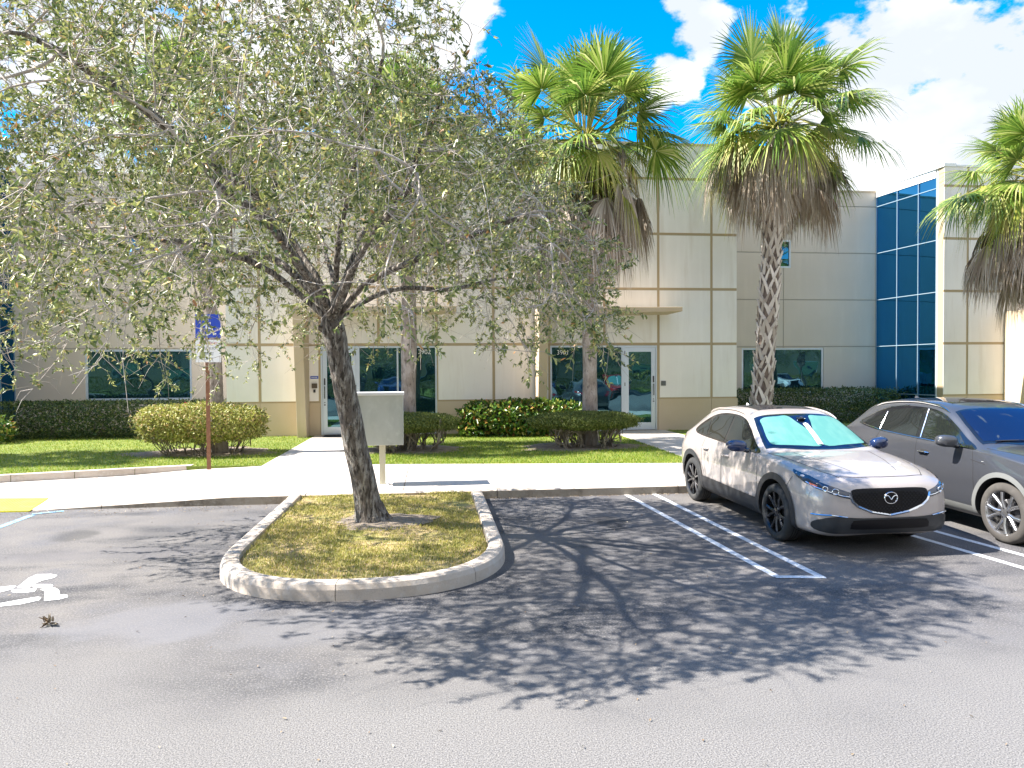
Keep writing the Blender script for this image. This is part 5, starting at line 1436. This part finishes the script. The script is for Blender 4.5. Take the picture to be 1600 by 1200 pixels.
P1 = dict(cat='car', axles=(.90, 3.555), arch=.383, clad=.075, cladm=M['blackplastic'], wr=.345, track=.885, nsp=5, split=.30, sill0=.44, sill1=.47,
 dlo_outer=[(1.40, .995), (1.62, 1.10), (1.90, 1.255), (2.15, 1.375), (2.45, 1.425), (2.85, 1.425), (3.2, 1.375), (3.50, 1.27), (3.66, 1.165), (3.60, 1.10), (3.3, 1.06), (2.6, 1.03), (1.9, 1.005)],
 glass=[[(1.60, 1.035), (1.76, 1.145), (2.0, 1.275), (2.18, 1.35), (2.42, 1.395), (2.47, 1.395), (2.43, 1.04)], [(2.49, 1.045), (2.53, 1.398), (2.85, 1.392), (3.12, 1.345), (3.20, 1.318), (3.06, 1.075)], [(3.11, 1.08), (3.25, 1.30), (3.45, 1.215), (3.56, 1.15), (3.50, 1.105)]],
 seams=[[(1.42, .99), (1.36, .85), (1.34, .55), (1.40, .40)], [(2.46, 1.03), (2.44, .8), (2.46, .40)], [(3.10, 1.06), (3.18, .88), (3.12, .62), (3.02, .42)], [(.55, .83), (.62, .70)]],
 tail=[(4.05, .99), (4.33, .97), (4.33, .91), (4.15, .92)], handles=[(2.30, .865), (3.02, .89)], chrome_handles=False, mirror=(1.68, 1.06), mirror_m=mat('mirror_cap_reflected_navy', (.015, .03, .09), .12, coat=1.0),  # gloss black mirror caps; the navy they reflect is put into the colour
 rail=(2.05, 3.6, 1.0), railm=M['paint_platinum'],
 headlight=[(.47, .65), (.455, .715), (.56, .75), (.68, .795), (.76, .835), (.80, .845), (.80, .79), (.76, .745), (.66, .70), (.55, .665)], side_lamp=[(.20, .765), (.20, .825), (.34, .862), (.60, .905), (.48, .84), (.34, .79)], lamp=[(.62, .725, .032), (.70, .752, .026)], marker=[(.745, .775), (.785, .80), (.785, .775), (.76, .75)],
 blue_edge=[(.455, .668), (.55, .682), (.66, .717), (.76, .757), (.80, .80)],
 ws_outer=[(1.22, 0), (1.24, .3), (1.31, .58), (1.40, .735), (1.48, .72), (1.80, .655), (2.06, .585), (2.04, .30), (2.03, 0), (2.04, -.30), (2.06, -.585), (1.80, -.655), (1.48, -.72), (1.40, -.735), (1.31, -.58), (1.24, -.3)],
 ws=[(1.27, 0), (1.29, .3), (1.35, .56), (1.44, .69), (1.80, .62), (2.02, .555), (2.0, .30), (1.99, 0), (2.0, -.30), (2.02, -.555), (1.80, -.62), (1.44, -.69), (1.35, -.56), (1.29, -.3)], wsm=M['windshield'],
 shade=[[(1.32, .02), (1.33, .3), (1.40, .60), (1.55, .635), (1.80, .58), (1.96, .53), (1.965, .30), (1.96, .16), (1.80, .10), (1.60, .03)],
        [(1.32, -.02), (1.60, -.03), (1.80, -.10), (1.96, -.16), (1.965, -.30), (1.96, -.53), (1.80, -.58), (1.55, -.635), (1.40, -.60), (1.33, -.3)]],
 shade_seam=[(1.33, .03), (1.5, .01), (1.76, .0)], ws_cam=(1.88, 0),
 sunroof=[(2.26, .36), (2.30, .42), (2.95, .42), (3.02, .36), (3.02, -.36), (2.95, -.42), (2.30, -.42), (2.26, -.36)],
 rear_window=[(-.50, 1.14), (-.44, 1.33), (-.3, 1.37), (.3, 1.37), (.44, 1.33), (.50, 1.14), (.3, 1.10), (-.3, 1.10)],
 rear_lamp=[(.42, .90), (.62, .99), (.60, .92), (.50, .86)], rear_clad=[(-.72, .36), (.72, .36), (.72, .60), (.3, .64), (-.3, .64), (-.72, .60)],
 hood_seams=[[(.17, .50), (.35, .60), (.8, .69), (1.30, .765)], [(.30, .28), (.7, .40), (1.15, .50)]], hood_front=[(.185, -.52), (.15, -.3), (.14, 0), (.15, .3), (.185, .52)],
 lower=[(-.74, .42), (-.60, .455), (-.3, .435), (.3, .435), (.60, .455), (.74, .42), (.80, .36), (.74, .28), (.4, .262), (-.4, .262), (-.74, .28), (-.80, .36)],
 intake=[(-.44, .40), (-.36, .415), (.36, .415), (.44, .40), (.46, .35), (.38, .315), (-.38, .315), (-.46, .35)],
 grille=[(-.39, .752), (0, .757), (.39, .752), (.45, .70), (.40, .60), (.22, .52), (0, .48), (-.22, .52), (-.40, .60), (-.45, .70)], grille_z=(.48, .75), grille_in=gin1,
 wing=[(-.475, .70), (-.44, .62), (-.38, .565), (-.22, .50), (0, .462), (.22, .50), (.38, .565), (.44, .62), (.475, .70)], wing_w=.026,
 foil=[[(-.80, .46), (-.66, .47), (-.50, .45)], [(.80, .46), (.66, .47), (.50, .45)]],
 emblem=(.655, .062), fin=3.45, finm=M['white'])
rwp, fwp = G(1079, 780.5), G(1216, 846)
hd = math.atan2(rwp.x-fwp.x, rwp.y-fwp.y)   # tail direction measured from +Y
hd = R(-.6)
ax = Vector((math.sin(hd), math.cos(hd)))     # towards the tail
lat = Vector((math.cos(hd), -math.sin(hd)))   # towards +X
mid = ((rwp+fwp)/2).xy+lat*.875
front = mid-ax*((P1['axles'][0]+P1['axles'][1])/2)
CAR1 = car('crossover_car', 'silver crossover with a teal sunshade behind its windshield', None, K1, 4.395, P1, M['paint_platinum'], M['rim_black'], M['tyre'], (front.x, front.y, 0), math.pi/2-hd)

# ---- grey crossover
K2 = dict(
 zb=[(0, .40), (.05, .28), (.25, .215), (1.0, .21), (3.6, .22), (4.25, .27), (4.5, .36), (4.63, .50)],
 zs=[(0, .70), (.05, .79), (.15, .86), (.35, .92), (.7, .98), (1.1, 1.03), (1.5, 1.05), (2.5, 1.085), (3.3, 1.12), (3.8, 1.16), (4.2, 1.13), (4.5, 1.03), (4.63, .93)],
 zr=[(0, .78), (.03, .86), (.08, .92), (.16, .965), (.35, 1.01), (.7, 1.065), (1.05, 1.10), (1.22, 1.115), (1.34, 1.17), (1.7, 1.37), (2.0, 1.525), (2.25, 1.60), (2.7, 1.64), (3.2, 1.63), (3.6, 1.595), (3.98, 1.53), (4.15, 1.43), (4.38, 1.22), (4.5, 1.12), (4.6, 1.05), (4.63, 1.0)],
 ze=[(0, .74), (.05, .84), (.15, .915), (.35, .975), (.7, 1.03), (1.05, 1.065), (1.25, 1.08), (1.42, 1.12), (1.75, 1.30), (2.05, 1.45), (2.35, 1.53), (2.8, 1.565), (3.2, 1.55), (3.6, 1.505), (4.0, 1.41), (4.3, 1.21), (4.5, 1.08), (4.63, .97)],
 wm=[(0, .56), (.02, .64), (.06, .72), (.14, .80), (.28, .86), (.5, .90), (.95, .925), (1.7, .905), (2.6, .905), (3.61, .928), (4.1, .90), (4.4, .83), (4.55, .75), (4.63, .66)],
 ws=[(0, .50), (.02, .60), (.06, .68), (.14, .75), (.28, .81), (.5, .85), (.93, .87), (1.5, .86), (2.6, .855), (3.4, .85), (4.0, .82), (4.3, .76), (4.63, .62)],
 wr=[(0, .40), (.05, .54), (.15, .62), (.35, .68), (.9, .75), (1.3, .775), (1.6, .73), (2.0, .66), (2.4, .625), (3.0, .615), (3.6, .585), (4.0, .55), (4.3, .58), (4.5, .56), (4.63, .50)])
def gin2(y, z): return abs(y) < .34 and .40 < z < .88
P2 = dict(P1); P2.update(axles=(.93, 3.59), arch=.40, clad=.055, cladm=mat('grey_cladding', (.16, .165, .16), .5), wr=.362, track=.905, nsp=5, split=.30, sill0=.36, sill1=.38,
 dlo_outer=[(1.40, 1.055), (1.62, 1.17), (1.90, 1.33), (2.15, 1.45), (2.45, 1.515), (2.9, 1.525), (3.3, 1.48), (3.60, 1.385), (3.86, 1.245), (3.84, 1.21), (3.3, 1.14), (2.6, 1.105), (1.9, 1.075)],
 glass=[[(1.60, 1.10), (1.78, 1.22), (2.0, 1.345), (2.18, 1.425), (2.42, 1.485), (2.45, 1.488), (2.38, 1.12)], [(2.50, 1.125), (2.57, 1.495), (2.9, 1.495), (3.18, 1.455), (3.30, 1.425), (3.28, 1.165)], [(3.33, 1.17), (3.35, 1.41), (3.55, 1.34), (3.76, 1.24), (3.72, 1.225)]],
 chrome_line=[([(1.52, 1.065), (1.9, 1.08), (2.6, 1.112), (3.3, 1.148), (3.82, 1.225), (3.88, 1.25)], .014), ([(3.88, 1.25), (3.62, 1.392), (3.3, 1.49), (2.9, 1.535)], .012), ([(2.41, 1.115), (2.48, 1.50)], .022), ([(3.305, 1.16), (3.325, 1.42)], .016)],
 seams=[[(1.44, 1.05), (1.38, .85), (1.36, .55), (1.42, .34)], [(2.46, 1.10), (2.44, .8), (2.46, .34)], [(3.28, 1.14), (3.36, .95), (3.22, .62), (3.06, .36)], [(1.44, .93), (1.2, .90)]],
 tail=[(4.20, 1.08), (4.56, 1.04), (4.56, .96), (4.36, .98)], handles=[(2.28, .93), (3.20, .975)], chrome_handles=True, mirror=(1.70, 1.13), mirror_m=M['paint_grey'],
 rail=(2.1, 3.75, 1.0), railm=M['chrome'],
 headlight=[(.50, .80), (.50, .86), (.62, .90), (.76, .935), (.80, .93), (.80, .88), (.66, .82)], lamp=[(.60, .85, .03), (.68, .872, .03)], marker=[(.745, .90), (.785, .92), (.785, .89), (.76, .88)], blue_edge=None, side_lamp=None,
 ws_outer=[(a*1.0, b*1.03) for a, b in P1['ws_outer']], ws=[(a, b*1.03) for a, b in P1['ws']], shade=None,
 sunroof=[(2.30, .40), (2.36, .45), (3.35, .45), (3.42, .40), (3.42, -.40), (3.35, -.45), (2.36, -.45), (2.30, -.40)],
 rear_window=[(-.50, 1.24), (-.44, 1.42), (-.3, 1.46), (.3, 1.46), (.44, 1.42), (.50, 1.24), (.3, 1.20), (-.3, 1.20)],
 rear_lamp=[(.42, 1.0), (.66, 1.04), (.64, .97), (.50, .94)], rear_clad=[(-.74, .36), (.74, .36), (.74, .56), (.3, .60), (-.3, .60), (-.74, .56)],
 hood_seams=[[(.12, .52), (.35, .64), (.8, .72), (1.30, .79)], [(.30, .25), (.7, .36), (1.15, .46)]], hood_front=[(.12, -.50), (.10, -.3), (.09, 0), (.10, .3), (.12, .50)],
 grille=[(-.40, .90), (0, .91), (.40, .90), (.24, .66), (.40, .36), (0, .34), (-.40, .36), (-.24, .66)], grille_z=(.36, .88), grille_in=gin2,
 lower=[(-.80, .40), (-.62, .46), (-.5, .40), (-.4, .30), (.4, .30), (.5, .40), (.62, .46), (.80, .40), (.74, .31), (.4, .285), (-.4, .285), (-.74, .31)], intake=[(-.72, .42), (-.62, .45), (-.52, .40), (-.6, .36)],
 wing=[(-.42, .90), (-.26, .66), (-.42, .36)], wing_w=.02, foil=[[(.42, .90), (.26, .66), (.42, .36)]], emblem=None, fin=3.6, finm=M['paint_grey'],
 wipers=[(.62, .05), (-.05, -.55)], wx=(1.36, 1.30))
fw2 = G(1566, 849)
front2 = Vector((fw2.x, fw2.y))+lat*.90-ax*P2['axles'][0]
CAR2 = car('crossover_car', 'dark grey crossover with silver alloy wheels parked at the right edge', None, K2, 4.63, P2, M['paint_grey'], M['rim_silver'], M['tyre_dusty'], (front2.x, front2.y, 0), math.pi/2-hd)
# side badge on the grey car's wing
# ================================================================== the far side of the lot, seen in the windows
def recolour(root, old, new):
    for ch in root.children:
        if ch.type == 'MESH':
            for i, m_ in enumerate(ch.data.materials):
                if m_ == old:
                    ch.data = ch.data.copy(); ch.data.materials[i] = new
        recolour(ch, old, new)
for i, (x, src, new, lab) in enumerate(((-8.5, 1, M['paint_white_car'], 'white crossover in the row across the aisle, mirrored in the windows'), (-3.2, 2, M['paint_bluecar'], 'blue crossover in the row across the aisle, mirrored in the windows'),
                          (2.6, 2, M['paint_white_car'], 'tall white crossover in the row across the aisle'), (8.4, 1, M['paint_bluecar'], 'small blue crossover in the row across the aisle'), (14.0, 1, M['paint_red_car'], 'red crossover in the row across the aisle'), (31.0, 2, M['paint_white_car'], 'white crossover parked alone east of the aisle'))):
    s_ = CAR1 if src == 1 else CAR2
    c_ = copy_tree(s_); c_.location = (x, -8.0, 0); c_.rotation_euler.z = -math.pi/2+R((-1, 1.5, .5, -1.5, 1, 0)[i])
    c_['label'] = lab; c_['group'] = 'cars in the row across the aisle'
    recolour(c_, M['paint_platinum'] if src == 1 else M['paint_grey'], new)
for i, (x, y, rz, sc_, lab) in enumerate(((-6.0, -15.2, 1.0, 1.0, 'oak behind the white crossover across the aisle'), (0.5, -15.6, 2.6, 1.15, 'oak between the blue and white crossovers across the aisle'), (6.6, -15.0, 4.0, 1.05, 'oak near the small blue crossover across the aisle'), (13.5, -15.6, 5.2, 1.1, 'oak behind the red crossover across the aisle'), (-13.5, -15.5, 3.3, 1.1, 'oak at the far end of the row across the aisle'), (-9.8, -19.5, .4, 1.25, 'tall oak behind the hedge across the aisle'), (3.6, -20, 1.9, 1.3, 'tallest oak behind the hedge across the aisle'), (10.2, -19.6, 5.9, 1.25, 'oak before the far office building'), (20.0, -17.6, 2.2, 1.25, 'oak at the far right of the row across the aisle'), (29.0, -14.5, 4.4, 1.2, 'first oak east of the row across the aisle'), (36.5, -16.5, 1.1, 1.3, 'oak furthest east across the aisle'), (-24.5, -15, 5.0, 1.2, 'first oak west of the row across the aisle'), (-32, -17, .7, 1.3, 'oak furthest west across the aisle'))):
    c_ = copy_tree(OAK); c_.location = (x, y, .1); c_.rotation_euler.z = rz; c_.scale = (sc_,)*3
    c_['label'] = lab; c_['group'] = 'oaks across the aisle'
o = sheet('lawn', [(-70, -30), (70, -30), (70, -13.6), (-70, -13.6)], .12, M['lawn'])
mb = MB(); mb.box(-70, 70, -13.6, -13.45, -.1, .14); o = mb.build('curb', M['curb']); o['kind'] = 'structure'
bush('hedge', 'hedge across the aisle mirrored in the windows', 'hedge', (0, -17.5), (44, .6), .12, 1.5, 40000, M['hedge_light'], (.09, .15), (.05, .08), 10, seed=21, sq=7, ragged=.02)
OB = empty('office_building', (0, -26, 0), 'pale office building across the lot mirrored in the windows', 'building'); OB.location = (0, 0, 0)
mb = MB(); mb.m = 0; hs = [(-58+i*5.2, -58+i*5.2+2.6, 1.0, 2.8) for i in range(23)]+[(-58+i*5.2, -58+i*5.2+2.6, 4.6, 6.2) for i in range(23)]
for (a, b, c_, d) in rects_minus(-62, 62, -.1, 8.2, hs): mb.box(a, b, -26.3, -26, c_, d)
mb.build('wall', M['tan'], OB)
for h in hs:
    mb = MB(); mb.box(h[0], h[1], -26.1, -26.05, h[2], h[2]+.07); mb.box(h[0], h[1], -26.1, -26.05, h[3]-.07, h[3]); mb.box(h[0], h[0]+.07, -26.1, -26.05, h[2]+.07, h[3]-.07); mb.box(h[1]-.07, h[1], -26.1, -26.05, h[2]+.07, h[3]-.07)
    o = mb.build('window', M['alu'], OB); mb = MB(); mb.box(h[0]+.07, h[1]-.07, -26.12, -26.09, h[2]+.07, h[3]-.07); mb.build('pane', M['glass'], o)
mb = MB(); mb.box(-62.1, 62.1, -26.4, -25.92, 8.2, 8.35); mb.build('coping', M['tan'], OB)
